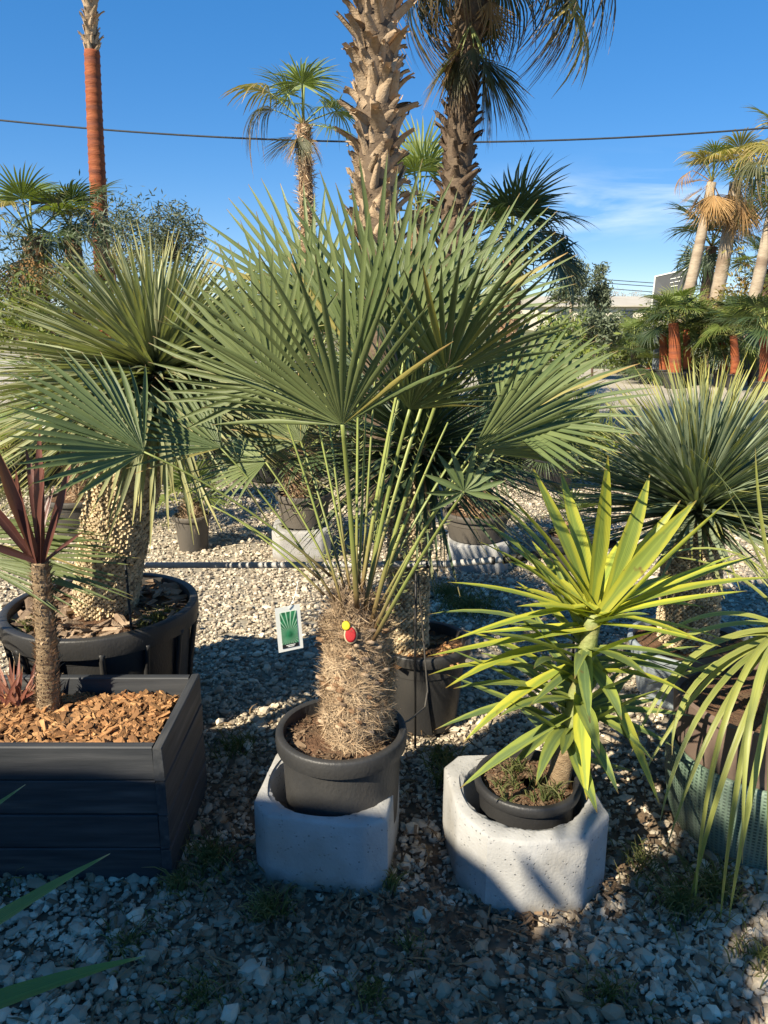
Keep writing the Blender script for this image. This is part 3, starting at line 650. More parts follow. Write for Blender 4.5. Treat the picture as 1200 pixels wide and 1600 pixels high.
# cordyline
cb = gp(75, 1108, .36); ct = at(62, 878, cb.y)
cd = thing('cordyline', 'red-leaved cordyline with ringed slender trunk in the wooden planter', 'plant', cb-Vector((0, 0, .02)))
mb = MB(); P = bez(cb-Vector((0, 0, .03)), (cb+ct)/2+Vector((.012, 0, 0)), ct, 40); tube(mb, P, np.linspace(.033, .022, 40)*(1+.10*rng.random(40)), 16)
part('trunk', mb.mesh('trunk', 'wood_stem'), cd)
mm = MB()
for i in range(900):
    q = random.random()*39; c = P[int(q)]; a = random.random()*6.28; d = np.array([math.cos(a), math.sin(a), 0]); r = .033-.011*q/39
    p = c+d*r*.98; strip(mm, bez(p, p+d*.004+np.array([0, 0, .008]), p+d*.010+np.array([random.gauss(0, .006), 0, .016]), 3), [.004, .003, .0005], d, .1, random.random())
part('bark_flakes', mm.mesh('bark_flakes', 'fibre'), cd, kind='stuff')
def strap(parent, root, tip, hw, sag, mat,  tint=None, nrm=None, fold=.35, k=9, name='leaf', base=.75, peak=.35, sub_=None):
    root, tip = Vector(root), Vector(tip); d = tip-root; L = d.length
    c = (root+tip)/2+Vector((random.gauss(0, .03)*L, random.gauss(0, .03)*L, sag*L)); P = bez(root, c, tip, k); t = np.linspace(0, 1, k)
    W = hw*np.where(t < peak, base+(1-base)*t/peak, 1-((t-peak)/(1-peak))**1.9); W = np.maximum(W, .0008)
    if nrm is None: nrm = Vector((-d.x*.6, -d.y*.6, 1.2+abs(d.z)*.2)) if abs(d.z) < .8*L else Vector((-d.x-.3*S.x, -.8, .5))
    mb = MB(); strip(mb, P, W, nrm, fold, random.random() if tint is None else tint)
    return part(name, mb.mesh(name, mat), parent)
for (u, v, dy, hw) in [(-10, 690, -.10, .024), (62, 668, .02, .019), (112, 715, .06, .016), (25, 735, -.05, .022), (-40, 760, -.06, .02), (85, 760, .10, .017), (92, 790, -.02, .014), (40, 700, .12, .02), (-50, 840, -.1, .016), (130, 830, .1, .008), (70, 730, -.06, .015)]:
    strap(cd, ct+Vector((random.gauss(0, .006), random.gauss(0, .006), -.01)), at(u, v, ct.y+dy), hw*.72, .03, 'cordyline', base=.55, peak=.5, nrm=Vector((random.gauss(0, .5), -1, .35)), fold=.55)
rt_ = thing('red_grass_plant', 'small tuft of pinkish red strap leaves at the foot of the cordyline', 'plant', gp(20, 1105, .36))
for i in range(26):
    b = gp(22, 1108, .355)+Vector((random.gauss(0, .015), random.gauss(0, .015), 0)); a = random.gauss(0, .9)
    strap(rt_, b, b+Vector((math.sin(a)*.12, random.gauss(0, .05), .13*math.cos(a)+.01)), .0055, .08, 'red_grass', base=.8, nrm=Vector((random.gauss(0, .5), -1, .3)))

# =================================================================== centre: fan palm in a concrete block
BX, BY = -.115, 1.925
o1 = [(-.185, -.13), (-.135, -.185), (.125, -.20), (.185, -.165), (.19, .10), (.13, .17), (-.13, .17), (-.185, .11)]
block('concrete_block', 'grey concrete planting block holding the black pot of the fan palm', o1, 0, .215, .162, (0, 0), R_(-7), BX-.040, BY-.005, 'concrete planting blocks')
pot('black_pot', 'scuffed round black plastic pot in the concrete block under the fan palm', BX-.004, BY, .09, .170, .156, .285, 'pot_front', soil=.035, rimh=.05, rimw=.012)
fp = thing('fan_palm', 'large green fan palm with shaggy fibre trunk and a red-painted leaf scar', 'palm', (BX+.03, BY, .34))
tb, tt_ = Vector((BX+.032, BY, .335)), Vector((BX+.038, BY+.01, .685))
fibre_trunk(fp, tb, tt_, .083, .086, n=15000, L=.040, w=.00085, bulge=.12, lift=.15, stick=.45)
# upper fibre collar
mm = MB()
for i in range(2200):
    a = random.random()*6.28; d = np.array([math.cos(a), math.sin(a), 0]); q = random.random(); r = .085*(1-.6*q)
    p = np.array(tt_)+d*r+np.array([0, 0, -.03+.11*q]); l = random.uniform(.02, .065)
    e = p+d*l*random.uniform(-.2, .6)+np.array([random.gauss(0, .02), random.gauss(0, .02), l*random.uniform(-.2, 1)])
    strip(mm, bez(p, (p+e)/2+d*.012, e, 4), [.0012, .001, .0008, .0002], d, .1, random.random()*.7)
part('fibre_collar', mm.mesh('fibre_collar', 'fibre'), fp, kind='stuff')
# cut leaf stubs, two with red and yellow paint
def stub(u, v, Y, r, mat, ln=.05, seg=10):
    p = at(u, v, Y); mb = MB(); d = Vector((p.x-tt_.x, p.y-tt_.y, 0)).normalized()*.8+Vector((0, 0, .45))
    tube(mb, [p-d*ln, p-d*.01, p, p+d*.004], [r*.9, r, r, r*.8], seg, flat=.75); part('leaf_stub', mb.mesh('leaf_stub', mat), fp)
def cut(u, v, Y, rx, rz, mat):              # cut face of a leaf base, an upright oval disc
    p = at(u, v, Y); mb = MB(); lathe(mb, [(0, .001), (.7, .0015), (.92, .0005), (1, -.002), (1.02, -.02)], 20); me = mb.mesh('cut_leaf_base', mat)
    part('cut_leaf_base', me, fp, frame(p, (0, .35, 1), (.05, -1, .35)) @ Matrix.Diagonal((rx, rz, 1, 1)))
cut(548, 992, 1.828, .0180, .024, 'scale'); cut(548, 992, 1.825, .0145, .020, 'cut_red'); cut(541, 978, 1.829, .011, .012, 'cut_yellow')
for i in range(44):
    a = -math.pi/2+random.gauss(0, 1.0); z = random.uniform(.40, .70); r = .098; p = Vector((tt_.x+r*math.cos(a), tt_.y+r*math.sin(a), z)); d = Vector((math.cos(a), math.sin(a), .5)).normalized()
    mb = MB(); tube(mb, [p-d*.03, p, p+d*.014], [.015, .013, .008], 6, flat=.5); part('leaf_stub', mb.mesh('leaf_stub', random.choice(('fibre_core', 'boot_dark', 'boot'))), fp)
def hero(hub, tip, spread, n, base=None, nrm=(0, -.6, .8), web=.36, droop=.08, cup=.12, fold=.7, mat='fan_leaf', pr=.0049, bow=.10, rag=.035, pet=True, wid=.92, root=tt_, parent=fp):
    h, t = at(*hub), at(*tip); ax = t-h; mb = MB(); n = int(n*1.22) if n > 10 else n
    fan(mb, ax.length, n, R_(spread), web=web, droop=droop, cup=cup, fold=fold, rag=rag, k=9, wid=wid, deadp=.025)
    M = frame(h, ax, nrm); o = part('leaf', mb.mesh('leaf', [mat, 'far_yellow']), parent, M)
    if pet:
        if base and parent is fp: base = (558+(base[0]-558)*.68, base[1]-(6 if abs(base[0]-558) < 30 else 0), base[2])
        b = at(*base) if base else Vector(root)+Vector((np.clip((h.x-root.x)*.22, -.06, .06), np.clip((h.y-root.y)*.22, -.05, .05), random.uniform(-.02, .05)))
        c = b.lerp(h, .5)+Vector((0, 0, bow*(h-b).length)); P = bez(b, c, h, 14); mp = MB()
        tube(mp, P, np.linspace(pr*1.25, pr*.72, 14), 8, flat=.62, d=(random.random(), 0, 0))
        Tn = frames(P)
        for j in range(24):                       # marginal spines
            q = random.uniform(1, 11); c0 = P[int(q)]*(1-q % 1)+P[int(q)+1]*(q % 1); tn = Tn[int(q)]; sd_ = np.cross(tn, [0, -1, 0]); sd_ /= np.linalg.norm(sd_)+1e-6
            sg = random.choice((-1, 1)); p = c0+sd_*sg*pr*.8; strip(mp, [p, p+sd_*sg*.006+tn*.004, p+sd_*sg*.011+tn*.010], [.0012, .0008, .0001], (0, -1, .3), .1, .8)
        q = sub('petiole', mp.mesh('petiole', 'petiole'), o, fp); q.matrix_parent_inverse = M.inverted()
    return o
SL = (-.45, -.55, .7)      # faces the sun
hero((535, 664, 1.62), (350, 405, 1.44), 150, 21, (558, 955, 1.87), nrm=(.25, .75, .60), droop=.10, cup=.10, web=.32, pr=.0070, rag=.05)
hero((698, 585, 1.78), (835, 385, 1.60), 130, 18, (590, 975, 1.88), nrm=(-.35, .8, .45), web=.40)
hero((785, 660, 1.95), (1000, 560, 1.93), 150, 23, (600, 960, 1.93), nrm=SL, web=.45, cup=.2)
hero((738, 706, 1.86), (945, 610, 1.80), 80, 13, (598, 985, 1.86), nrm=(-.2, .9, .3), web=.5)
hero((592, 510, 2.12), (600, 245, 2.06), 155, 21, (570, 930, 1.97), nrm=(-.2, -.9, .35), web=.36, droop=.03)
hero((488, 480, 2.22), (385, 285, 2.25), 110, 15, (540, 930, 1.99), nrm=(.1, -.9, .5), web=.35)
hero((225, 706, 1.80), (10, 585, 1.72), 135, 20, (497, 900, 1.90), nrm=(-.35, -.45, .85), web=.5, droop=.05)
hero((428, 606, 1.88), (285, 425, 1.90), 150, 20, (525, 950, 1.88), nrm=(-.55, -.6, .5), web=.40)
hero((725, 768, 1.72), (722, 688, 1.72), 215, 10, (596, 1000, 1.84), nrm=(.1, -.9, .3), web=.3, droop=.0, wid=1.0, bow=.05)
hero((705, 505, 2.2), (850, 320, 2.22), 110, 16, (585, 930, 1.98), nrm=(-.3, -.7, .6), web=.38)
hero((648, 520, 2.3), (725, 300, 2.34), 100, 15, (572, 920, 2.03), nrm=(-.2, -.9, .4), web=.36)
hero((415, 722, 2.02), (285, 735, 2.0), 120, 14, (520, 925, 1.96), nrm=(-.2, -.5, .8), droop=.2)
hero((762, 640, 2.2), (905, 490, 2.25), 120, 17, (590, 945, 1.98), nrm=(-.3, -.6, .7), web=.42)
hero((345, 700, 1.98), (200, 610, 2.0), 110, 16, (508, 940, 1.92), nrm=(-.3, -.5, .8))
hero((470, 690, 2.2), (380, 600, 2.25), 130, 16, (530, 930, 2.0), nrm=(-.2, -.8, .6))
hero((640, 640, 1.75), (745, 560, 1.6), 120, 15, (575, 960, 1.88), nrm=(-.2, .7, .6), droop=.1)
hero((560, 560, 1.98), (525, 300, 1.94), 80, 11, (556, 935, 1.95), nrm=(-.5, -.8, .2), web=.36, droop=.02)
hero((632, 560, 1.98), (668, 300, 1.95), 85, 11, (566, 935, 1.95), nrm=(-.5, -.8, .2), web=.36, droop=.02)
hero((475, 570, 2.05), (375, 345, 2.05), 85, 11, (545, 935, 1.96), nrm=(-.4, -.8, .4), web=.36, droop=.02)
# unopened and cut stalks
for (b, h, pr) in [((560, 940, 1.96), (572, 640, 2.0), .005), ((575, 940, 1.95), (615, 640, 2.0), .005), ((500, 905, 1.88), (330, 790, 1.86), .0048), ((507, 930, 1.90), (352, 800, 1.95), .0045), ((590, 930, 1.95), (700, 660, 2.0), .005)]:
    b, h = at(*b), at(*h); mp = MB(); P = bez(b, b.lerp(h, .5)+Vector((0, 0, .03)), h, 10); tube(mp, P, np.linspace(pr*1.25, pr*.6, 10), 8, flat=.62, d=(random.random(), 0, 0)); part('leaf_stalk', mp.mesh('leaf_stalk', 'petiole'), fp)

def fx_disc(cx, cy, r0, r1):
    def f():
        a, q = random.random()*6.28, math.sqrt(random.uniform((r0/r1)**2, 1))*r1; return cx+q*math.cos(a), cy+q*math.sin(a)
    return f
fpot_ = bpy.data.objects['black_pot']
lay_chips(chips(420, fx_disc(BX-.004, BY, .085, .155), .342, .012, 'chip_old', .3, 1.3)+chips(60, fx_disc(BX-.004, BY, .085, .155), .344, .030, 'chip_old', .08, 1.2), 'chip_old', fpot_, '', 'soil_scraps', 0)
# hanging plant label
lc = at(452, 982, 1.85); lb = thing('plant_label', 'white hanging plant label with green palm print below the fan palm stalks', 'label', lc)
Mr = Matrix.Translation(lc) @ Matrix.Rotation(R_(22), 4, 'Z') @ Matrix.Rotation(R_(-3), 4, 'Y')
mb = MB(); box(mb, (-.033, 0, -.062), (.033, .0012, .062)); part('card', mb.mesh('card', 'white_plastic', False), lb, Mr)
mb = MB(); box(mb, (-.022, -.0012, -.042), (.022, -.0004, .047)); part('print', mb.mesh('print', 'label_print', False), lb, Mr)
mb = MB(); box(mb, (-.022, -.0012, -.053), (.022, -.0004, -.0425)); cpb = part('caption_band', mb.mesh('caption_band', 'black_plastic', False), lb, Mr)
mb = MB(); box(mb, (-.012, -.002, -.0466), (.012, -.0014, -.0446)); box(mb, (-.008, -.002, -.0506), (.009, -.0014, -.0486)); part('caption_lines', mb.mesh('caption_lines', 'white_plastic', False), lb, Mr)
mb = MB(); hk = at(466, 905, 1.88); tube(mb, bez(lc+Vector((0, -.002, .055)), lc+Vector((.02, 0, .085)), hk, 8), .0009, 5); part('tie', mb.mesh('tie', 'white_plastic'), lb)

# =================================================================== variegated yucca in a concrete block
YX, YY = .385, 1.86
o2 = [(-.20, -.08), (-.145, -.19), (-.06, -.222), (.10, -.218), (.195, -.13), (.20, .12), (.15, .18), (-.15, .18), (-.20, .13)]
block('concrete_block', 'round-fronted pale concrete planting block holding the low pot of the yellow yucca', o2, 0, .222, .160, (0, 0), R_(6), YX, YY, 'concrete planting blocks')
pot('black_pot', 'low black pot with grassy soil sunk in the round-fronted concrete block', YX+.01, YY, .035, .136, .118, .225, 'pot_black', soil=.028, rimh=.03, rimw=.008)
lay_chips(chips(420, fx_disc(YX+.01, YY, .03, .122), .236, .011, 'chip_old', .3, 1.3)+chips(50, fx_disc(YX+.01, YY, .03, .12), .238, .026, 'chip_old', .08, 1.2), 'chip_old', bpy.data.objects['black_pot.001'], '', 'soil_scraps', 0)
grass_tufts([(YX+.01+random.uniform(-.09, .09), YY+random.uniform(-.10, .06), .02, 14, .055) for _ in range(14)], 'pot_grass', 'thin grass sprouting from the soil around the yellow yucca')
for o in [bpy.data.objects['pot_grass']]: o.location.z = .232
yc = thing('variegated_yucca', 'yellow-edged sword-leaved yucca with short trunk in a concrete block', 'yucca', (YX+.03, YY, .235))
ya, ybt, yd = at(862, 1240, YY), at(905, 1090, YY), at(928, 958, YY)
mb = MB(); P = bez(ya-Vector((0, 0, .055)), ybt, yd, 16); tube(mb, P[5:], np.linspace(.026, .020, 11)*(1+.12*rng.random(11)), 12); part('trunk', mb.mesh('trunk', 'trunk_green'), yc); mb = MB(); tube(mb, P[:6], np.linspace(.036, .027, 6)*(1+.12*rng.random(6)), 12); part('woody_base', mb.mesh('woody_base', 'wood_stem'), yc)
for i in range(16):
    a = -1.5+random.gauss(0, .8); p = Vector(P[random.choice((0, 1, 2))]); strap(yc, p+Vector((.02*math.cos(a), .02*math.sin(a), .03)), p+Vector((.045*math.cos(a), .04*math.sin(a), -.04+random.gauss(0, .01))), .010, .15, 'far_dead', name='dry_leaf', base=.9, nrm=(math.cos(a), math.sin(a), .4))
T1 = [(838, 738, .02), (790, 768, -.06), (768, 772, .10), (948, 722, -.05), (1008, 752, .03), (1052, 790, .08), (1075, 790, -.06), (1130, 783, -.12), (1195, 905, -.05), (1168, 872, .06), (1148, 925, -.16), (1110, 1008, -.26), (718, 912, -.05), (720, 1000, -.16), (750, 810, .10), (880, 745, .12), (690, 1022, -.1), (985, 830, .2), (900, 800, .2), (1040, 900, .25), (800, 880, .2), (1120, 1000, .05), (1090, 950, .2), (760, 850, -.02)]
for (u, v, dy) in T1:
    u, v = 928+(u-928)*1.09, 958+(v-958)*1.05
    strap(yc, yd+Vector((random.gauss(0, .012), random.gauss(0, .012), random.gauss(-.01, .015))), at(u, v, YY+dy), random.uniform(.015, .024), random.uniform(.0, .10), 'yucca_yellow', base=.55, peak=.42, fold=.38, k=10)
T2 = [(965, 1125, -.30, 0), (715, 1075, -.12, 0), (740, 1160, -.10, 0), (700, 1140, -.05, 1), (735, 1232, -.22, 1), (930, 1270, -.30, 1), (1040, 1168, -.1, 1), (1010, 1190, -.2, 1), (1060, 1060, -.06, 0), (1075, 1010, .05, 0), (690, 1055, .05, 0), (800, 1210, .1, 1), (960, 1240, -.15, 1), (1070, 1120, .05, 1), (840, 1045, -.3, 0), (775, 990, -.25, 0), (690, 960, .05, 0), (880, 1180, -.26, 1), (1020, 985, -.25, 0), (920, 1130, -.33, 0), (760, 1020, .2, 1), (1030, 1090, .2, 1), (1060, 1085, -.2, 0), (790, 1120, -.2, 1), (850, 1020, .25, 1), (960, 1010, .25, 1), (740, 985, .1, 0), (710, 1010, -.02, 1), (985, 1060, -.3, 1), (1115, 1060, .0, 0)]
T2 += [(random.uniform(740, 1100), random.uniform(1010, 1260), random.uniform(-.32, -.1), random.random() < .5) for _ in range(9)]
for (u, v, dy, low) in T2:
    q = 13-random.random()*4 if not low else 5+random.random()*4; r = Vector(P[int(q)])
    u = 900+(u-900)*1.10
    strap(yc, r, at(u, v, YY+dy), random.uniform(.014, .023), random.uniform(.0, .22), 'yucca_low' if low or random.random() < .5 else 'yucca_yellow', base=.6, peak=.42, fold=.4, k=10)
for i in range(13):                                     # rosette round the neck
    r0_ = Vector(P[random.randint(10, 15)]); a = i*2.4+random.gauss(0, .2); e = random.uniform(-.25, .95); L = random.uniform(.24, .40)
    strap(yc, r0_, r0_+Vector((math.cos(a)*math.cos(e), math.sin(a)*math.cos(e)*.8, math.sin(e)))*L, random.uniform(.014, .022), random.uniform(0, .12), 'yucca_yellow' if random.random() < .65 else 'yucca_low', base=.7, peak=.4, fold=.4, k=10)
for i in range(24):                                     # leaves turned away from the view and round the stem
    q = random.randint(4, 14); r = Vector(P[q]); a = random.random()*6.28; e = random.gauss(.25+.05*(q-9), .3); L = random.uniform(.20, .36)
    strap(yc, r, r+Vector((math.cos(a)*math.cos(e), abs(math.sin(a))*math.cos(e) if random.random() < .7 else math.sin(a)*math.cos(e), math.sin(e)))*L, random.uniform(.012, .020), random.uniform(-.05, .18), 'yucca_low' if q < 10 or random.random() < .4 else 'yucca_yellow', base=.6, peak=.42, k=8)

# =================================================================== scaly-trunked yuccas (thin blue leaves)
def thin_leaf_meshes(mat, n=5, L=.6, hw=.0065):
    out = []
    for i in range(n):
        mb = MB(); c = random.uniform(-.02, .10); P = bez((0, 0, 0), (0, L*.5, c*L), (random.gauss(0, .015), L, -abs(random.gauss(.02, .04))*L), 6)
        strip(mb, P, np.array([hw*1.3, hw*1.05, hw, hw*.85, hw*.55, .0006]), (0, 0, 1), .45, random.random()); out.append(mb.mesh('leaf', mat))
    return out
def rostrata(name, label, path, rad, L, mat, n=700, up=0.0, emin=-35, emax=90, hw=.0065, ring=30, step=.0125, ctr=None, cut=1.0, size=1.0, zsq=1.0):
    P = np.asarray([tuple(p) for p in path]); t = thing(name, label, 'yucca', P[0]); scale_trunk(t, P, rad, ring=ring, step=step, size=size)
    ctr = Vector(P[-1]) if ctr is None else Vector(ctr); ms = thin_leaf_meshes(mat, 6, L, hw); M_ = []
    for i in range(n):
        u = (i+.5)/n; s0, s1 = math.sin(R_(emin)), math.sin(R_(emax)); e = math.asin(s0+(s1-s0)*u); a = i*2.39996+random.gauss(0, .15)
        e += random.gauss(0, .06); d = Vector((math.cos(a)*math.cos(e), math.sin(a)*math.cos(e), math.sin(e)))
        r0 = ctr+Vector((d.x*.035, d.y*.035, d.z*.05-.03*math.cos(e)))
        nr = Vector((-d.x*d.z, -d.y*d.z, 1-d.z*d.z))+Vector((random.gauss(0, .3), random.gauss(0, .3), 0))
        M_.append((frame(r0, d, nr) @ Matrix.Scale(random.uniform(.82, 1.08)*(1-up*max(0, d.z)), 4), d.y-.3*abs(d.z)))
    M_.sort(key=lambda q: q[1])
    for M, _ in M_[:300]: part('leaf', random.choice(ms), t, M)
    mm = MB()
    for M, _ in M_[300:]:
        me = random.choice(ms); k = len(me.vertices); co = np.zeros(k*3); me.vertices.foreach_get('co', co); A = np.array(M); W = co.reshape(-1, 3) @ A[:3, :3].T+A[:3, 3]
        D = np.zeros(k*4); me.attributes['d'].data.foreach_get('color', D); D = D.reshape(-1, 4)[:, :3].copy(); D[:, 0] = np.clip(D[:, 0]+random.gauss(0, .2), 0, 1); mm.add(W, grid_q(k//3, 3), d=D)
    if mm.n: part('back_leaves', mm.mesh('back_leaves', mat), t, kind='stuff')
    return t
# left one in the big tub
TX, TY = -1.02, 2.60
pot('black_tub', 'wide black plastic tub behind the wooden planter holding the thick-trunked yucca', TX, TY, 0, .318, .27, .48, 'pot_black', soil=.045, rimh=.07, rimw=.02)
# ribs of the tub
tubt = bpy.data.objects['black_tub']
for i in range(14):
    a = i*2*math.pi/14+.1; mb = MB(); c, s_ = math.cos(a), math.sin(a)
    tube(mb, [(TX+(.277)*c, TY+.277*s_, .02), (TX+.300*c, TY+.300*s_, .24), (TX+.325*c, TY+.325*s_, .40), (TX+.334*c, TY+.334*s_, .425)], .010, 6); part('rib', mb.mesh('rib', 'pot_black'), tubt)
def fx_tub():
    while True:
        a, r = random.random()*6.28, .30*math.sqrt(random.random())
        if r > .12: return TX+r*math.cos(a), TY+r*math.sin(a)
lay_chips(chips(240, fx_tub, .437, .07, 'bark_piece', .12), 'bark_piece', tubt, 'bark_piece', 'bark_pieces', 240)
b0 = gp(165, 955, .43); pth = [b0, at(168, 880, TY-.02), at(184, 800, TY-.0), at(205, 720, TY+.02), at(222, 650, TY+.03), at(242, 575, TY+.03)]
pth = bez(pth[0], pth[2]+(pth[2]-(pth[0]+pth[5])/2)*.8, pth[5], 14)
rostrata('thick_trunk_yucca', 'grey-green spiky yucca with thick scaly pale trunk in the wide black tub', pth, np.linspace(.106, .120, 14)*np.array([1.0]*11+[.95, .8, .5]), .64, 'yucca_grey', n=950, up=.38, emin=-38, hw=.0105, ring=38, step=.0105, size=.85)
grass_tufts([(TX+.2, TY-.12, .05, 120, .05), (TX+.23, TY-.04, .05, 90, .05), (TX-.2, TY-.15, .04, 60, .05)], 'tub_weeds', 'low green weeds on the soil of the wide black tub')
bpy.data.objects['tub_weeds'].location.z = .435
# the middle one behind the fan palm
mx_, my_ = at(660, 1010, 2.62).x, 2.62
pot('black_pot', 'tall black pot behind the fan palm holding the slender scaly trunk', mx_, my_, 0, .165, .13, .33, 'pot_black', soil=.04, rimh=.04, rimw=.014)
pm = bez(at(640, 1040, my_), at(630, 900, my_), at(655, 690, my_), 12)
rostrata('slender_yucca', 'dark-leaved yucca with slender scaly trunk behind the fan palm', pm, np.linspace(.066, .078, 12)*np.array([1.0]*10+[.85, .5]), .52, 'yucca_dark', n=420, emin=-40, hw=.007, ring=26, step=.011, size=.85)
lay_chips(chips(120, lambda: (mx_+random.gauss(0, .07), my_+random.gauss(0, .07)), .29, .04, 'chip', .14), 'chip', bpy.data.objects['black_pot.002'], 'wood_chip', 'wood_chips', 120)
# right one
rx_, ry_ = at(1088, 1000, 2.85).x, 2.85
pot('grey_blue_pot', 'pale grey-blue pot under the blue spiky yucca', rx_-.02, ry_-.02, 0, .24, .20, .235, 'pot_blue', soil=.03, rimh=.03, rimw=.01)
pr_ = bez(at(1075, 1030, ry_), at(1072, 930, ry_), at(1090, 790, ry_), 10)
rostrata('blue_yucca', 'rounded blue-green spiky yucca with yellow leaf tips and short scaly trunk', pr_, np.array([.10, .105, .11, .112, .112, .11, .108, .105, .095, .07]), .56, 'yucca_blue', n=950, up=.06, emin=-10, hw=.0078, ring=40, step=.009, size=.75)

# =================================================================== drooping plant on the right in netted pot
NX, NY = 1.12, 2.02
nb = thing('netted_pot', 'brown container wrapped below in green shade netting beside the yellow yucca', 'pot', (NX, NY, 0))
mb = MB(); lathe(mb, [(.0, .23), (.24, .23), (.255, .30), (.262, .42), (.250, .425), (.243, .36), (.1, .36)], 48, ctr=(NX, NY, 0), jit=.003); part('pot_body', mb.mesh('pot_body', 'pot_brown'), nb)
mb = MB(); seg = 64; prof = [(.235, .0), (.245, .03), (.262, .12), (.270, .20), (.272, .255), (.266, .268), (.250, .262)]
a = np.linspace(0, 2*math.pi, seg+1); V = []; 
for r, z in prof:
    rr = r*(1+.008*np.sin(a*5+z*14)+.002*np.sin(a*17)); rr[-1] = rr[0]; V.append(np.stack([NX+rr*np.cos(a), NY+rr*np.sin(a), np.full(seg+1, z)], 1))
mb.add(np.concatenate(V), grid_q(len(prof), seg+1)); me = mb.mesh('netting', 'shade_net')
uv = me.uv_layers.new(name='UVMap'); co = np.zeros(len(me.vertices)*3); me.vertices.foreach_get('co', co); co = co.reshape(-1, 3); li = np.zeros(len(me.loops), int); me.loops.foreach_get('vertex_index', li)
uvs = np.stack([(li % (seg+1))/seg, co[li, 2]/.27], 1); uv.data.foreach_set('uv', uvs.ravel()); part('netting', me, nb)
mb = MB(); V = []
for r in np.linspace(.01, .245, 6):
    for q in np.linspace(0, 6.2832, 32, endpoint=False): V.append((NX+r*math.cos(q), NY+r*math.sin(q), .385+random.gauss(0, .004)))
mb.add(np.array(V), grid_q(6, 32, True)); part('soil', mb.mesh('soil', 'soil'), nb)
nc = at(1238, 985, NY-.02)
nl = thing('drooping_yucca', 'long arching yellow-green strap leaves spilling over the netted pot', 'yucca', (nc.x, nc.y, .38))
mb = MB(); tube(mb, bez((nc.x-.02, nc.y, .37), (nc.x-.01, nc.y, .5), nc, 10), np.linspace(.06, .045, 10), 14); part('trunk', mb.mesh('trunk', 'wood_stem'), nl)
fz = MB()
def arch(parent, root, mid, tip, hw, mat='nolina', k=14):
    root, mid, tip = Vector(root), Vector(mid), Vector(tip); c = mid*2-(root+tip)*.5; P = bez(root, c, tip, k); t = np.linspace(0, 1, k)
    W = hw*np.minimum(1, .8+t)*(1-t**3.5)+.0006; side = (tip-root).cross(Vector((0, 0, 1))); nrm = side.cross(tip-root) if side.length > .01 else Vector((0, -1, .2))
    nr = Vector((random.gauss(0, .2), -.5+random.gauss(0, .2), 1)); mb = MB(); strip(mb, P, W, nr, .45, random.random()); part('leaf', mb.mesh('leaf', mat), parent)
def px(u, v, dy): return at(u, v, NY+dy)
for (m_, t_, hw) in [((1130, 1130, -.30), (1082, 1490, -.36), .0085), ((1150, 1160, -.32), (1070, 1450, -.34), .0075), ((1165, 1150, -.34), (1120, 1500, -.40), .009), ((1185, 1180, -.36), (1135, 1460, -.40), .009),
                     ((1095, 1060, -.2), (1050, 1180, -.30), .007), ((1090, 1020, -.1), (985, 1180, -.22), .008), ((1100, 985, -.05), (960, 1060, -.15), .0075), ((1120, 960, 0), (1010, 1010, -.05), .0075), ((1170, 840, .1), (1100, 690, .12), .007), ((1185, 830, .05), (1065, 690, .05), .006),
                     ((1120, 1050, -.16), (1000, 1220, -.3), .0075), ((1140, 1090, -.25), (1040, 1330, -.36), .0075), ((1110, 1010, -.08), (1020, 1130, -.2), .008), ((1150, 900, .1), (1040, 870, .15), .0065), ((1160, 870, .02), (1000, 880, .0), .006),
                     ((1180, 1080, -.35), (1160, 1350, -.5), .0085), ((1210, 1100, -.35), (1200, 1400, -.5), .009), ((1195, 850, 0), (1180, 700, 0), .006), ((1125, 1035, -.05), (1010, 1070, -.1), .007), ((1150, 1010, .05), (1035, 1040, .12), .007), ((1110, 1090, -.3), (1030, 1290, -.42), .007)]:
    arch(nl, nc+Vector((random.gauss(0, .015), random.gauss(0, .015), random.gauss(0, .02))), px(*m_), px(*t_), hw)
for i in range(46):
    a = random.uniform(-1.9, 1.35); L = random.uniform(.5, .85); h = random.uniform(-.05, .30); d = Vector((math.cos(a), math.sin(a), 0))
    if d.x < -.3 and d.y < .5 and random.random() < .6: continue
    arch(nl, nc, nc+d*L*.5+Vector((0, 0, h)), nc+d*L*.85+Vector((0, 0, h*1.6-.35*random.random()*L-.1)), random.uniform(.006, .0085))

# =================================================================== strap leaves close to the camera, lower left
fb = Vector((-.93, .62, 0)); fpot = pot('black_pot', 'black nursery pot of the broad strap-leaved plant near the planter corner', fb.x, fb.y, 0, .15, .12, .27, 'pot_black')
sl = thing('strap_leaf_plant', 'broad dark green strap leaves with pale tips reaching in near the wooden planter', 'plant', (fb.x, fb.y, .23))
mb = MB(); tube(mb, [(fb.x, fb.y, .2), (fb.x+.01, fb.y, .35), (fb.x+.02, fb.y, .52)], [.03, .028, .02], 12); part('trunk', mb.mesh('trunk', 'wood_stem'), sl)
fr = fb+Vector((.02, 0, .5))
for (tp, hw, sg) in [(at(172, 1334, .87), .018, .10), (at(228, 1494, .80), .019, .12), (at(40, 1226, .90), .017, .10)]: strap(sl, fr+Vector((0, 0, random.gauss(0, .03))), tp, hw, sg, 'strap_leaf', peak=.6, k=14, base=.7, tint=.3)
for i in range(16):
    a = random.uniform(2.0, 5.2); e = random.uniform(.1, 1.2); L = random.uniform(.35, .5); strap(sl, fr, fr+Vector((math.cos(a)*math.cos(e), math.sin(a)*math.cos(e), math.sin(e)))*L, .02, .1, 'strap_leaf', peak=.6, base=.7)

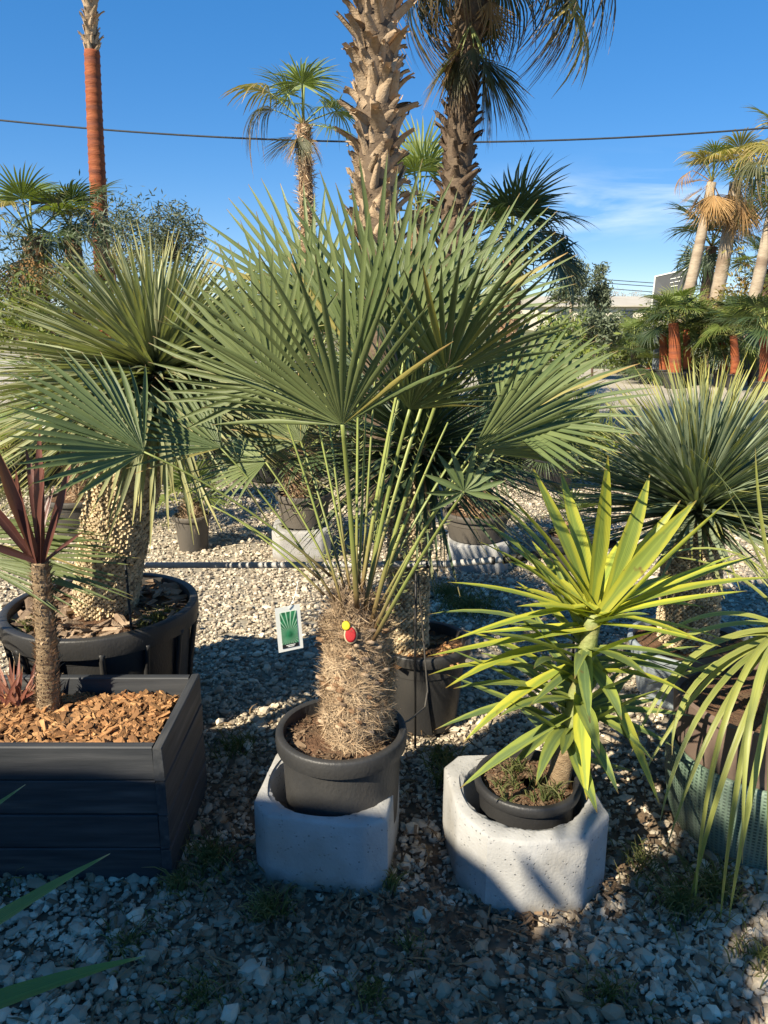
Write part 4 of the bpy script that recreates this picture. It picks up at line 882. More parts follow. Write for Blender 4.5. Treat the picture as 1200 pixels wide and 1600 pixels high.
# fan palm standing left of the planter, only leaf ends show
lp = Vector((-1.75, 2.25, 0)); pot('black_pot', 'black nursery pot beside the far end of the wooden planter', lp.x, lp.y, 0, .17, .14, .3, 'pot_black')
lf = thing('fan_palm', 'low fan palm beside the planter reaching striped leaf ends past the cordyline', 'palm', (lp.x, lp.y, .26))
fibre_trunk(lf, (lp.x, lp.y, .26), (lp.x, lp.y, .5), .07, .07, n=500)
lroot = Vector((lp.x, lp.y, .5))
hero((-60, 868, 2.12), (212, 905, 2.18), 60, 14, None, nrm=(0, -.35, .95), web=.45, droop=.10, root=lroot, parent=lf)
hero((-90, 840, 2.2), (180, 842, 2.30), 55, 12, None, nrm=(0, -.3, .95), web=.45, droop=.15, root=lroot, parent=lf)
for i in range(5):
    a = 2+i*.7; h = lroot+Vector((math.cos(a)*.3, math.sin(a)*.3, .45)); part('leaf', random.choice(LEAFSETS['small']), lf, frame(lroot, h-lroot, (0, 0, 1)))

# =================================================================== irrigation pipe
ip = thing('irrigation_pipe', 'grey irrigation pipe running across behind the fan palm on thin black stakes', 'pipe', at(620, 1000, 2.46))
pts = [at(120, 884, 2.92), at(215, 883, 2.84), at(400, 883, 2.70), at(560, 882, 2.52), at(700, 881, 2.44), at(790, 874, 2.44)]
mb = MB(); PP = np.concatenate([np.array(bez(pts[i], (pts[i]+pts[i+1])/2+Vector((0, 0, random.gauss(0, .002))), pts[i+1], 6)) for i in range(5)]); tube(mb, PP[[i for i in range(len(PP)) if i % 6 != 5 or i == len(PP)-1]], .0115, 12); part('pipe', mb.mesh('pipe', 'pipe'), ip)
mb = MB(); tube(mb, [at(785, 875, 2.44), at(850, 866, 2.46), at(900, 858, 2.5), at(960, 850, 2.6)], .014, 12); part('connector', mb.mesh('connector', 'black_plastic'), ip)
for (u, Y, vt) in [(198, 2.45, 880), (650, 2.43, 882), (905, 2.5, 858)]:
    p = at(u, vt, Y); mb = MB(); tube(mb, [(p.x+.004, p.y-.01, 0), (p.x, p.y-.012, p.z*.5), (p.x, p.y-.012, p.z+.02)], .0045, 8); part('stake', mb.mesh('stake', 'black_plastic'), ip)
for u in (560, 608, 668, 770):
    Y = float(np.interp(u, [560, 700, 790], [2.52, 2.44, 2.44])); p = at(u, 882 if u < 740 else 876, Y); mb = MB(); tube(mb, [p-Vector((.006, 0, 0)), p+Vector((.006, 0, 0))], .0135, 12); part('clip', mb.mesh('clip', 'black_plastic'), ip)
dr = thing('drip_tube', 'thin grey drip tube hanging from the pipe over the tall black pot', 'tube', at(655, 1100, 2.4))
mb = MB(); q = [at(652, 884, 2.43), at(662, 1000, 2.42), at(668, 1080, 2.40), at(664, 1105, 2.36), at(640, 1125, 2.2), at(620, 1135, 2.1)]
q2 = [np.array(p) for p in q]; dense = np.array([[np.interp(t, range(6), [p[j] for p in q2]) for j in range(3)] for t in np.linspace(0, 5, 26)]); tube(mb, dense, .0032, 7); part('tube', mb.mesh('tube', 'pot_dusty'), dr)

# =================================================================== middle distance: potted plants
o3 = [(-.18, -.13), (-.13, -.18), (.13, -.18), (.18, -.13), (.18, .13), (.13, .18), (-.13, .18), (-.18, .13)]
def small_fan(name, label, x, y, z, ht, r, n, st='small', sc=1.0, fib=700, e0=80, e1=5, group=None):
    t = thing(name, label, 'palm', (x, y, z), group); fibre_trunk(t, (x, y, z-.02), (x, y, z+ht), r, r*.8, n=fib, L=.05, w=.0016, bulge=.25)
    crown(t, (x, y, z+ht-.02), rspec(st, n, e0, e1, sc)); return t
p = gp(303, 858); pot('black_pot', 'small dusty black pot standing alone on the white gravel', p.x, p.y, 0, .112, .09, .235, 'pot_dusty', soil=.02, rimh=.03, rimw=.008)
small_fan('small_palm', 'small bright green palm with orange fibre base in the lone dusty pot', p.x, p.y, .215, .10, .065, 9, 'small', .62, 500, 85, 15)
p = gp(470, 872); block('concrete_block', 'sunlit white concrete block behind the fan palm stalks under a shaggy palm', o3, 0, .19, .12, (0, 0), R_(4), p.x, p.y+.1, 'concrete planting blocks')
pot('black_pot', 'dusty pot on the sunlit white block behind the fan palm stalks', p.x+.02, p.y+.1, .191, .165, .14, .21, 'pot_dusty', soil=.03, rimh=.04)
small_fan('shaggy_palm', 'shaggy-trunked palm in the pot on the sunlit white block', p.x+.02, p.y+.1, .37, .30, .10, 12, 'dark', .62, 1200, 75, -5)
p = gp(748, 890); block('concrete_block', 'low white concrete block dappled with shade behind the yellow yucca', o3, 0, .17, .12, (0, 0), R_(-5), p.x, p.y+.1, 'concrete planting blocks')
pot('black_pot', 'wide dusty pot on the dappled white block behind the yellow yucca', p.x-.01, p.y+.1, .171, .19, .165, .17, 'pot_dusty', soil=.025, rimh=.035)
small_fan('slim_palm', 'thin-trunked palm in the wide dusty pot on the dappled block', p.x-.01, p.y+.1, .32, .25, .075, 12, 'dark', .62, 800, 75, 0)
p = gp(885, 885); pot('black_pot', 'small black pot with a cut palm stump behind the yellow yucca', p.x, p.y, 0, .13, .10, .21, 'pot_black', soil=.03)
small_fan('palm_stump', 'short orange palm stump with few leaves in small black pot', p.x, p.y, .18, .10, .055, 4, 'small', .6, 300, 70, 30)
p = gp(125, 832); pot('black_pot', 'tapered black pot behind the thick-trunked yucca', p.x, p.y, 0, .20, .15, .26, 'pot_dusty', soil=.02)
small_fan('tall_shaggy_palm', 'fan palm with tall shaggy brown trunk behind the thick-trunked yucca', p.x+.04, p.y, .24, .55, .085, 12, 'green', .75, 1500, 70, -10)
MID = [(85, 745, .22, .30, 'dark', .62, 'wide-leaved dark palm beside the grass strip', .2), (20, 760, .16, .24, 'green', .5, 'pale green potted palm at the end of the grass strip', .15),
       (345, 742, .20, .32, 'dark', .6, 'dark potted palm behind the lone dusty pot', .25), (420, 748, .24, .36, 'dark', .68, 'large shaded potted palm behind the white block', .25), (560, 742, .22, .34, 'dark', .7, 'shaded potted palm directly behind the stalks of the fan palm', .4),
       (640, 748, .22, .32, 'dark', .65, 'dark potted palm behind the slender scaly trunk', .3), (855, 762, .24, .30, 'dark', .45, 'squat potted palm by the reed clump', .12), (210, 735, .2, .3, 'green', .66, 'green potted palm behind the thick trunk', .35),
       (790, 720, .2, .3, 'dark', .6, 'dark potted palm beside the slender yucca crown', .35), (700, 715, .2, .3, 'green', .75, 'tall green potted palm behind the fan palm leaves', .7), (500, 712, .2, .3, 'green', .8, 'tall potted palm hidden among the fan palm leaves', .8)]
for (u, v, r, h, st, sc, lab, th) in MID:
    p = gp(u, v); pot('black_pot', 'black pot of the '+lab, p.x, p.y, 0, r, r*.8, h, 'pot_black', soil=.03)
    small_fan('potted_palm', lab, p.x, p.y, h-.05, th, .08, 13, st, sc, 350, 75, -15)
lb2 = thing('plant_label', 'small green plant label above the dark pots by the grass strip', 'label', at(64, 640, 6.3)); mb = MB(); c = at(64, 640, 6.3); box(mb, (c.x-.08, c.y, c.z-.15), (c.x+.08, c.y+.004, c.z+.14)); part('card', mb.mesh('card', 'white_plastic', False), lb2)
mb = MB(); box(mb, (-.055, -.003, -.10), (.055, -.001, .10)); part('print', mb.mesh('print', 'label_print', False), lb2, Matrix.Translation(c)); mb = MB(); tube(mb, [(c.x, c.y+.006, 0), (c.x, c.y+.006, c.z)], .006, 6); part('stake', mb.mesh('stake', 'black_plastic'), lb2)

# reed clump (upright fine stems)
def reed(name, label, u, v, w_, hgt, n, mat, dep=.2, cat='reeds'):
    p = gp(u, v); t = thing(name, label, cat, p); mm = MB()
    for i in range(n):
        x, y = p.x+random.gauss(0, w_*.45), p.y+random.gauss(0, dep); h = hgt*random.uniform(.6, 1.1); e = Vector((x+random.gauss(0, .09), y+random.gauss(0, .06), h))
        strip(mm, bez((x, y, 0), (x, y, h*.6), e, 5), [.004, .005, .005, .004, .0006], (random.gauss(0, .6), -1, .2), .3, random.random())
    part('stems', mm.mesh('stems', mat), t, kind='stuff'); return t
reed('reed_clump', 'upright yellow-green reed clump by the gravel path', 875, 735, .38, .72, 900, 'shrub', .2)
def leafy(name, label, c, rad, n, size, mat, cat='shrub', trunk=None, tr=.02, twigs=10, clump=14, slim=.35, trmat='bark_dark', flat=1.0):
    """shrub or tree crown: leaf clumps on twigs with gaps between them"""
    c = Vector(c); base = trunk if trunk is not None else Vector((c.x, c.y, 0)); base = Vector(base); t = thing(name, label, cat, base)
    mt = MB(); tube(mt, bez(base, (base+c)/2+Vector((random.gauss(0, .05), 0, 0)), c, 8), np.linspace(tr, tr*.5, 8), 8); cl = []
    for i in range(clump):
        d = Vector((random.gauss(0, 1), random.gauss(0, 1), random.gauss(0, 1))).normalized()*random.uniform(.35, 1.0); q = c+Vector((d.x*rad[0], d.y*rad[1], d.z*rad[2])); cl.append(q)
        tube(mt, bez(c-Vector((0, 0, rad[2]*.6)), (c+q)/2-Vector((0, 0, rad[2]*.15)), q, 5), np.linspace(tr*.45, tr*.12, 5), 5)
    part('trunk', mt.mesh('trunk', trmat), t); mm = MB(); cr = min(rad)*.42
    for i in range(n):
        q = random.choice(cl); p = q+Vector((random.gauss(0, cr*.55), random.gauss(0, cr*.55), random.gauss(0, cr*.55)))
        d = Vector((random.gauss(0, 1), random.gauss(0, 1), random.gauss(.3, .8))).normalized(); l = size*random.uniform(.6, 1.3)
        strip(mm, [p, p+d*l*.5, p+d*l], [l*slim*.15, l*slim*.5, l*slim*.05], (random.gauss(0, 1), random.gauss(0, 1), random.gauss(0.5, 1)), .2, random.random())
    part('crown', mm.mesh('crown', mat), t, kind='stuff'); return t
p = gp(918, 735); leafy('lime_shrub', 'low bright lime-green shrub beside the blue spiky yucca', (p.x, p.y, .22), (.30, .25, .20), 1500, .06, 'lime', clump=26, slim=.5)

# =================================================================== tall palms behind
Y1 = 6.0; b = at(590, 250, Y1); tp = at(588, -420, Y1+.05)
w1 = thing('rough_trunk_palm', 'tall palm with thick tan trunk covered in split leaf bases', 'palm', (b.x+.02, Y1, 0))
booted_trunk(w1, (b.x+.04, Y1, 0), tp, .145, .140, 'boot', (1.9, 4.5), rows=.085, per=9.5, out=26)
crown(w1, tp, rspec('green', 14, 80, 0, 1.6))
crown(w1, tp, [('skirt_dead', 250, -55, 1.0), ('skirt_dead', 120, -62, .9)])
Y2 = 7.4; b = at(715, 330, Y2); tp2 = at(742, -110, Y2)
w2 = thing('shaggy_crown_palm', 'tall palm with dark shaded trunk and hanging withered fronds', 'palm', (b.x-.1, Y2, 0))
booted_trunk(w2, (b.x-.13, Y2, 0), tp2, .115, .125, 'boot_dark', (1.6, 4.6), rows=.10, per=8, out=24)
crown(w2, tp2, rspec('green', 10, 80, 20, 1.5)+rspec('hang', 6, 5, -25, 1.1, 14))
c0 = at(735, 40, Y2-.15); crown(w2, c0, [('skirt_dark', 88, -60, .95), ('skirt_dark', 115, -66, .9), ('skirt_dark', 265, -60, .7), ('skirt_dark', 70, -64, .9), ('skirt_dark', 240, -68, .7), ('skirt_dead', 275, -66, .6), ('skirt_dark', 150, -72, .6)])
c0 = at(748, -20, Y2); crown(w2, c0, rspec(('skirt_dark', 'skirt_dead'), 4, -55, -72, .6, 12))
c0 = at(770, -70, Y2); crown(w2, c0, [('hang', 88, 5, 1.15), ('hang', 75, -12, 1.0), ('yellow', 92, -26, 1.3), ('yellow', 100, 10, 1.15), ('hang', 110, -20, .95), ('hang', 270, -15, 1.0)])
# slim red trunk, far left
Y3 = 13.0; b = at(146, 380, Y3); tp3 = at(136, -260, Y3)
w3 = thing('red_trunk_palm', 'very tall slim palm with smooth red-brown trunk against the sky', 'palm', (b.x+.02, Y3, 0))
pp = bez((b.x+.1, Y3, 0), (at(142, 250, Y3)), tp3, 70); mb = MB(); cut = 46
zz = np.array([q[2] for q in pp]); zc_ = at(137, 85, Y3).z; lo = pp[zz <= zc_+.05]; hi_ = pp[zz >= zc_-.05]
pt_ = bez((b.x+.1, Y3, 0), at(142, 250, Y3), tp3, 260); pt_ = pt_[pt_[:, 2] <= zc_+.06]; rr = np.linspace(.15, .112, len(pt_))*(1+.07*((np.arange(len(pt_)) % 4) == 0))
tube(mb, pt_, rr, 16); part('trunk', mb.mesh('trunk', 'bark_red'), w3); mb = MB(); tube(mb, hi_, .09, 14); part('upper_trunk', mb.mesh('upper_trunk', 'bark_core'), w3)
for i in range(150):
    q = hi_[int(i/150*(len(hi_)-1))]; a = i*2.4; d = Vector((math.cos(a), math.sin(a), 0)); ax = d*.35+Vector((0, 0, 1))+Vector((random.gauss(0, .15), 0, 0)); part('leaf_base', random.choice(BOOTS['boot']), w3, frame(Vector(q)+d*.085, ax, d) @ Matrix.Scale(.72, 4))
crown(w3, tp3, rspec('green', 16, 80, -30, 1.7))
# windmill palm
Y4 = 11.5; tp4 = at(474, 195, Y4); b = at(478, 330, Y4)
w4 = thing('windmill_palm', 'small-crowned palm with fibrous slim trunk beside the rough trunk', 'palm', (b.x+.05, Y4, 0))
fibre_trunk(w4, (b.x+.05, Y4, 0), tp4, .10, .10, n=2600, L=.10, w=.006, bulge=.05)
crown(w4, tp4, [('trachy', 5, 75, 1.25), ('trachy', 175, 62, 1.2), ('trachy', 92, 20, 1.15), ('trachy', 110, -10, 1.0), ('trachy', 60, 40, 1.0)]+[('yellow', 282, 42, 1.2), ('hang', 270, 25, .85), ('skirt_dark', 285, -40, .7), ('trachy', 250, 60, 1.0), ('trachy', 320, 50, 1.0), ('skirt_dark', 190, -60, .6), ('skirt_dead', 80, -65, .6), ('skirt_dead', 250, -65, .6)])
# dark palm right of the shaggy one
Y5 = 9.0; tp5 = at(800, 400, Y5)
w5 = thing('dark_palm', 'dark green fan palm seen over the fan palm leaves', 'palm', (tp5.x, Y5, 0)); fibre_trunk(w5, (tp5.x, Y5, 0), tp5, .12, .12, n=900, L=.09, w=.004)
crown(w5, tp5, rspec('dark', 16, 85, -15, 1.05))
Y6 = 10; tp6 = at(655, 330, Y6); w6 = thing('green_palm', 'green fan palm peeping between the two thick trunks', 'palm', (tp6.x, Y6, 0)); fibre_trunk(w6, (tp6.x, Y6, 0), tp6, .12, .12, n=600, L=.09, w=.004)
crown(w6, tp6, rspec('green', 11, 85, 0, 1.0))
# left far palm, shrubs
Y7 = 11.5; tp7 = at(50, 372, Y7); w7 = thing('pale_palm', 'yellowing fan palm at the edge of the olive shrubs', 'palm', (tp7.x, Y7, 0)); fibre_trunk(w7, (tp7.x, Y7, 0), tp7, .16, .14, n=900, L=.12, w=.005)
crown(w7, tp7, [('green', 355, 78, 1.2), ('yellow', 60, 40, 1.2), ('green', 100, 35, 1.1), ('yellow', 280, 30, 1.2), ('green', 300, 55, 1.2), ('yellow', 200, 40, 1.1), ('green', 170, 60, 1.1), ('dark', 120, 5, 1.1), ('yellow', 240, 0, 1.0), ('skirt_dead', 180, -50, 1.1), ('skirt_dead', 240, -60, 1.1), ('skirt_dead', 120, -55, 1.1), ('skirt_dead', 200, -70, 1.0), ('hang', 90, -10, .9)])
Y8 = 12; tp8 = at(112, 360, Y8); w8 = thing('dark_palm', 'dark fan palm at the foot of the slim red trunk', 'palm', (tp8.x, Y8, 0)); fibre_trunk(w8, (tp8.x, Y8, 0), tp8, .14, .12, n=500, L=.1, w=.005); crown(w8, tp8, rspec('dark', 13, 80, -30, 1.0))
leafy('olive_shrub', 'airy olive shrub on the skyline next to the slim red trunk', at(270, 372, 9.5), (.42, .4, .42), 2600, .07, 'olive', clump=26, slim=.24)
leafy('olive_shrub', 'thin twiggy olive shrub in front of the slim red trunk', at(175, 385, 10), (.75, .5, .55), 2200, .075, 'olive', clump=30, slim=.22)
leafy('olive_shrub', 'wide grey-green shrub under the yellowing palm', at(40, 440, 11), (1.2, .6, .7), 3200, .09, 'olive', clump=34, slim=.25)
leafy('dark_shrub', 'dark shrub behind the thick-trunked yucca crown', at(130, 520, 10.5), (1.6, .6, .8), 3600, .10, 'shrub', clump=40, slim=.35)
leafy('dark_shrub', 'dense shrub between the thick-trunked yucca and the fan palm', at(390, 500, 12), (1.6, .6, .9), 3600, .10, 'shrub', clump=40, slim=.35)
leafy('dark_shrub', 'dense shrub behind the slender yucca', at(640, 520, 12), (1.5, .6, .9), 3600, .10, 'shrub', clump=40, slim=.35)

# =================================================================== right background
def row_palm(label, u, vb, Y, vtop, r, trmat, spec_n, st, sc, e0=80, e1=-20):
    p = at(u, vb, Y); p.z = 0; tp = at(u, vtop, Y); t = thing('potted_palm', label, 'palm', (p.x, Y, .25), 'palms lined up in pots'); mb = MB()
    k = 24; tube(mb, bez((p.x, Y, .25), (p.x, Y, tp.z*.5), tp, k), np.linspace(r*1.15, r*.8, k)*(1+.06*(np.arange(k) % 2)), 14); part('trunk', mb.mesh('trunk', trmat), t)
    crown(t, tp, rspec(st, spec_n, e0, e1, sc)); pot('black_pot', 'black pot of the '+label, p.x, Y, 0, r*1.9, r*1.5, .32, 'pot_black', soil=.03)
row_palm('red-trunked palm nearest the dark billboard', 1052, 600, 15.5, 505, .115, 'bark_red', 14, ('green', 'green', 'dark'), .95, 85, 15)
row_palm('thin red-trunked palm leaning by the stout one', 1035, 600, 16.2, 520, .085, 'bark_red', 9, ('green', 'dark'), .8, 80, 15)
row_palm('red-trunked palm behind the blue yucca tips', 1128, 600, 15.8, 535, .10, 'bark_red', 13, ('green', 'green', 'dark'), 1.0)
row_palm('stout red-trunked palm at the far end of the row', 1196, 620, 13.5, 520, .13, 'bark_red', 14, ('green', 'dark', 'green'), 1.0, 80, 10)
row_palm('short palm with red stump by the grey post', 1012, 600, 16.5, 575, .12, 'bark_red', 10, ('dark', 'green'), .8)
row_palm('dark-trunked palm between the red trunks', 1092, 600, 16.5, 535, .12, 'bark_dark', 13, ('green', 'green'), 1.1)
row_palm('bushy palm behind the row of red trunks', 1160, 590, 17.5, 520, .12, 'bark_dark', 14, ('green', 'yellow', 'dark'), 1.15)
row_palm('slim-trunked palm in front of the reddish shrub', 1072, 595, 16.0, 515, .08, 'bark_red', 11, ('green', 'green'), .9, 80, 0)
row_palm('slim-trunked palm below the slanting pale trunk', 1146, 605, 15.0, 525, .08, 'bark_red', 11, ('green', 'dark'), .9, 80, 0)
row_palm('slim-trunked palm between the bushes of the row', 1178, 600, 16.0, 515, .08, 'bark_dark', 11, ('green', 'green'), .9, 80, 0)
row_palm('slim-trunked palm beside the grey-green bush', 990, 590, 17.5, 540, .08, 'bark_dark', 10, ('green', 'dark'), .8, 80, 0)
gpst = thing('grey_post', 'pale grey post standing among the red trunks', 'post', gp(1025, 600)); p = gp(1025, 600); mb = MB(); box(mb, (p.x-.09, p.y, 0), (p.x+.09, p.y+.09, 1.15)); part('post', mb.mesh('post', 'pot_blue', False), gpst); mb = MB(); box(mb, (p.x-.14, p.y-.05, -.01), (p.x+.14, p.y+.14, .06)); part('foot', mb.mesh('foot', 'concrete_plain', False), gpst)
def lean_palm(name, label, base, top, r0, r1, mat, spec):
    t = thing(name, label, 'palm', base); mb = MB(); k = 30; tube(mb, bez(base, (Vector(base)+Vector(top))/2+Vector((.12, 0, -.1)), top, k), np.linspace(r0, r1, k)*(1+.05*(np.arange(k) % 2)), 12); part('trunk', mb.mesh('trunk', mat), t); crown(t, top, spec); return t
Y9 = 21.0
g = at(1068, 480, Y9); lean_palm('leaning_palm', 'leaning grey-trunked palm with browned fans beside the billboard', (g.x-.25, Y9, 0), at(1112, 285, Y9), .17, .11, 'bark_grey',
  [('green', 200, 72, 1.3), ('yellow', 90, 50, 1.3), ('dead', 275, 30, 1.2), ('skirt_dead', 262, 8, .9), ('skirt_dead', 255, -35, 1.0), ('yellow', 180, 45, 1.4), ('skirt_dead', 180, -58, 1.2), ('skirt_dead', 150, -70, 1.2), ('green', 30, 60, 1.4), ('skirt_dead', 60, -40, 1.2), ('yellow', 300, 65, 1.2), ('skirt_dead', 220, -66, 1.2), ('skirt_dead', 110, -60, 1.2), ('yellow', 240, 60, 1.1), ('green', 330, 50, 1.2), ('skirt_dead', 290, -50, 1.0)])
g = at(1115, 470, Y9+.4); lean_palm('leaning_palm', 'upright grey-trunked palm with skirt of dead fans in the tall pair', (g.x-.15, Y9+.4, 0), at(1150, 285, Y9+.4), .19, .15, 'bark_grey',
  [('yellow', 200, 72, 1.5), ('yellow', 85, 35, 1.4), ('dead', 95, 20, 1.4), ('skirt_dead', 100, -30, 1.4), ('skirt_dead', 80, -45, 1.3), ('yellow', 180, 50, 1.5), ('yellow', 150, 15, 1.2), ('skirt_dead', 170, -58, 1.5), ('skirt_dead', 140, -65, 1.6), ('skirt_dead', 200, -70, 1.5), ('skirt_dead', 110, -62, 1.5), ('skirt_dark', 60, -60, 1.4), ('skirt_dark', 30, -65, 1.4), ('skirt_dark', 300, -70, 1.3), ('yellow', 70, 65, 1.4), ('hang', 330, 60, 1.2), ('yellow', 120, 70, 1.4), ('skirt_dark', 160, -72, 1.6), ('skirt_dead', 240, -50, 1.2), ('yellow', 250, 45, 1.3), ('yellow', 280, 70, 1.3)])
g = at(1100, 470, Y9+2); lean_palm('dark_trunk_palm', 'shorter green palm with dark trunk behind the tall pair', (g.x-.2, Y9+2, 0), at(1112, 385, Y9+2), .17, .14, 'bark_dark', rspec('dark', 14, 75, -25, 1.6))
g = at(1165, 480, 17.5); lean_palm('leaning_palm', 'pale trunk slanting outward beside the tall pair', (g.x-.1, 17.5, 0), at(1222, 250, 17.5), .14, .11, 'bark_grey', rspec(('green', 'yellow', 'hang'), 18, 80, -50, 1.4)+[('hang', 265, -10, 1.2), ('yellow', 270, 10, 1.2)])
g = at(1195, 420, 19); w = lean_palm('small_palm', 'small green palm head behind the slanting pale trunk', (g.x, 19, 0), at(1195, 420, 19), .15, .12, 'bark_dark', rspec('green', 10, 80, -10, 1.1))
for i, (u, v, Y, rad, mat, lab) in enumerate([(1115, 500, 18.5, (.7, .5, .8), 'red_leaf', 'reddish mixed shrub under the tall pair'), (1165, 450, 19, (.9, .4, 1.0), 'red_leaf', 'thin red-leaved shrub beside the slanting trunk'), (1040, 540, 19, (.9, .5, .8), 'shrub', 'green bush below the dark billboard'), (980, 545, 19, (.9, .6, .7), 'shrub', 'grey-green bush beside the red trunks'), (930, 520, 17, (.8, .5, .6), 'olive', 'olive bush beside the billboard'), (1190, 540, 19, (1.2, .6, 1.0), 'shrub', 'tall bush behind the far end of the row'), (860, 560, 14, (1.0, .5, .7), 'shrub', 'bush behind the lowest fan palm leaves'), (1110, 560, 19.5, (1.3, .5, .7), 'shrub', 'dense bush behind the red trunks'), (960, 580, 21, (1.3, .5, .6), 'olive', 'grey bush at the end of the gravel path'), (905, 540, 22, (.9, .5, .75), 'shrub', 'round green bush under the stacked olive tree'), (955, 530, 23, (.9, .5, .7), 'olive', 'dull olive bush in front of the low building'), (1000, 525, 22, (.7, .5, .6), 'shrub', 'leafy bush at the foot of the billboard')]):
    leafy('bush', lab, at(u, v, Y), rad, 900 if 'thin' in lab else 2200, .11, mat, clump=26, slim=.4, tr=.03)
for (u, v, Y, rz, lab) in [(893, 445, 24, (.55, .5, .75), 'clipped olive tree with stacked crowns on the skyline'), (938, 465, 25, (.40, .4, 1.0), 'slim columnar olive tree on the skyline')]:
    leafy('olive_tree', lab, at(u, v, Y), rz, 3000, .12, 'olive', cat='tree', clump=24, slim=.35, tr=.08, trmat='bark_grey')
t_ = leafy('olive_tree', 'small round top of olive tree above the stacked crowns', at(896, 418, 24.3), (.28, .28, .24), 700, .10, 'olive', cat='tree', clump=9, slim=.35, tr=.06, trmat='bark_grey')
for i, (u, rr_) in enumerate([(985, 1.8), (965, 1.2)]):
    p = at(u, 470, 90); leafy('bare_tree', 'distant bare tree beyond the low building' if i == 0 else 'smaller distant bare tree beyond the low building', (p.x, 90, p.z), (rr_, rr_, 1.2), 500, .25, 'far_dead', cat='tree', clump=30, slim=.15, tr=.12)
# low pale building
bl, br = at(840, 480, 60), at(1060, 480, 60)
bd = thing('low_building', 'long low pale building on the horizon beside the billboard', 'building', ((bl.x+br.x)/2, 60, 0))
mb = MB(); box(mb, (bl.x, 60, 0), (br.x, 70, 1.9)); part('wall', mb.mesh('wall', 'render_wall', False), bd)
mb = MB(); x0, x1 = bl.x-.3, br.x+.3; V = np.array([(x0, 59.6, 1.88), (x1, 59.6, 1.88), (x1, 65, 2.62), (x0, 65, 2.62), (x0, 70.4, 1.88), (x1, 70.4, 1.88), (x0, 59.6, 1.78), (x1, 59.6, 1.78)]); mb.add(V, [(0, 1, 2, 3), (3, 2, 5, 4), (6, 7, 1, 0)], [(0, 3, 4), (1, 5, 2)]); part('roof', mb.mesh('roof', 'roof_tin', False), bd)
for i in range(4):
    x = bl.x+1.5+i*2.4; mb = MB(); box(mb, (x, 59.95, .8), (x+.9, 60.02, 1.5)); part('window', mb.mesh('window', 'glass_dark', False), bd)
# billboard
Yb = 28.0; a_, b_, c_, d_ = at(1024, 432, Yb), at(1072, 421, Yb-1.2), at(1016, 500, Yb), at(1072, 500, Yb-1.2)
sb = thing('billboard', 'dark grey billboard with white edge and small white lettering', 'sign', (a_.x, Yb, 0))
def slab(q, th, name, mat, off=0.0):
    n = (q[1]-q[0]).cross(q[3]-q[0]).normalized(); n = n if n.y < 0 else -n; mb = MB(); V = [tuple(p+n*off) for p in q]+[tuple(p+n*(off-th)) for p in q]
    mb.add(np.array(V), [(0, 1, 2, 3), (7, 6, 5, 4), (0, 4, 5, 1), (1, 5, 6, 2), (2, 6, 7, 3), (3, 7, 4, 0)]); return part(name, mb.mesh(name, mat, False), sb)
slab([a_, b_, d_, c_], .12, 'board', 'sign_board')
def lerp2(s_, t): return (a_*(1-s_)+b_*s_)*(1-t)+(c_*(1-s_)+d_*s_)*t
slab([lerp2(-.01, -.012), lerp2(1.01, -.012), lerp2(1.01, .012), lerp2(-.01, .012)], .14, 'frame_edge', 'white_plastic', .02); slab([lerp2(-.01, .0), lerp2(.018, .0), lerp2(.018, 1), lerp2(-.01, 1)], .14, 'frame_edge', 'white_plastic', .02)
for (s0, s1, t0, t1) in [(.52, .70, .12, .135), (.74, .88, .115, .13), (.52, .62, .20, .215), (.66, .84, .195, .21), (.55, .75, .28, .295), (.22, .26, .36, .48), (.29, .36, .37, .48), (.40, .50, .36, .47)]:
    slab([lerp2(s0, t0), lerp2(s1, t0), lerp2(s1, t1), lerp2(s0, t1)], .01, 'lettering', 'white_plastic' if s0 > .5 else 'pot_dusty', .012)
for s_ in (.15, .85):
    q = lerp2(s_, 1); mb = MB(); tube(mb, [(q.x, q.y+.2, 0), (q.x, q.y+.2, q.z+.4)], .08, 8); part('leg', mb.mesh('leg', 'sign_board'), sb)
# overhead cable between poles outside the view
Yc = 16.0
cbp = [at(-420, 135, Yc), at(0, 180, Yc), at(300, 212, Yc), at(600, 225, Yc), at(850, 222, Yc), at(1200, 200, Yc), at(1620, 150, Yc)]
us = [-420, 0, 300, 600, 850, 1200, 1620]; co_ = np.polyfit([p.x for p in cbp], [p.z for p in cbp], 2); xx = np.linspace(cbp[0].x, cbp[-1].x, 60)
cbt = thing('overhead_cable', 'thick overhead cable sagging across the blue sky', 'cable', (xx[30], Yc, np.polyval(co_, xx[30]))); mb = MB(); tube(mb, np.stack([xx, np.full(60, Yc), np.polyval(co_, xx)], 1), .017, 6); part('cable', mb.mesh('cable', 'cable'), cbt)
for i, x in enumerate((xx[0], xx[-1])):
    po = thing('cable_pole', ['wooden pole carrying the overhead cable on the slim red trunk side', 'wooden pole carrying the overhead cable on the billboard side'][i], 'pole', (x, Yc, 0), 'cable poles'); mb = MB(); tube(mb, [(x, Yc, 0), (x, Yc, np.polyval(co_, x)+.4)], [.13, .1], 10); part('pole', mb.mesh('pole', 'bark_grey'), po); mb = MB(); box(mb, (x-.5, Yc-.05, np.polyval(co_, x)-.1), (x+.5, Yc+.05, np.polyval(co_, x)+.02)); part('crossarm', mb.mesh('crossarm', 'bark_grey', False), po)
for i, (v0, v1) in enumerate([(421, 446), (426, 452), (433, 462)]):
    p0, p1 = at(760, v0, 45), at(1250, v1+8, 45); wt = thing('distant_wire', ['upper', 'middle', 'lowest'][i]+' distant wire behind the olive trees', 'cable', p0, 'distant wires'); mb = MB(); tube(mb, bez(p0, (p0+p1)/2-Vector((0, 0, .25)), p1, 16), .022, 5); part('wire', mb.mesh('wire', 'cable'), wt)

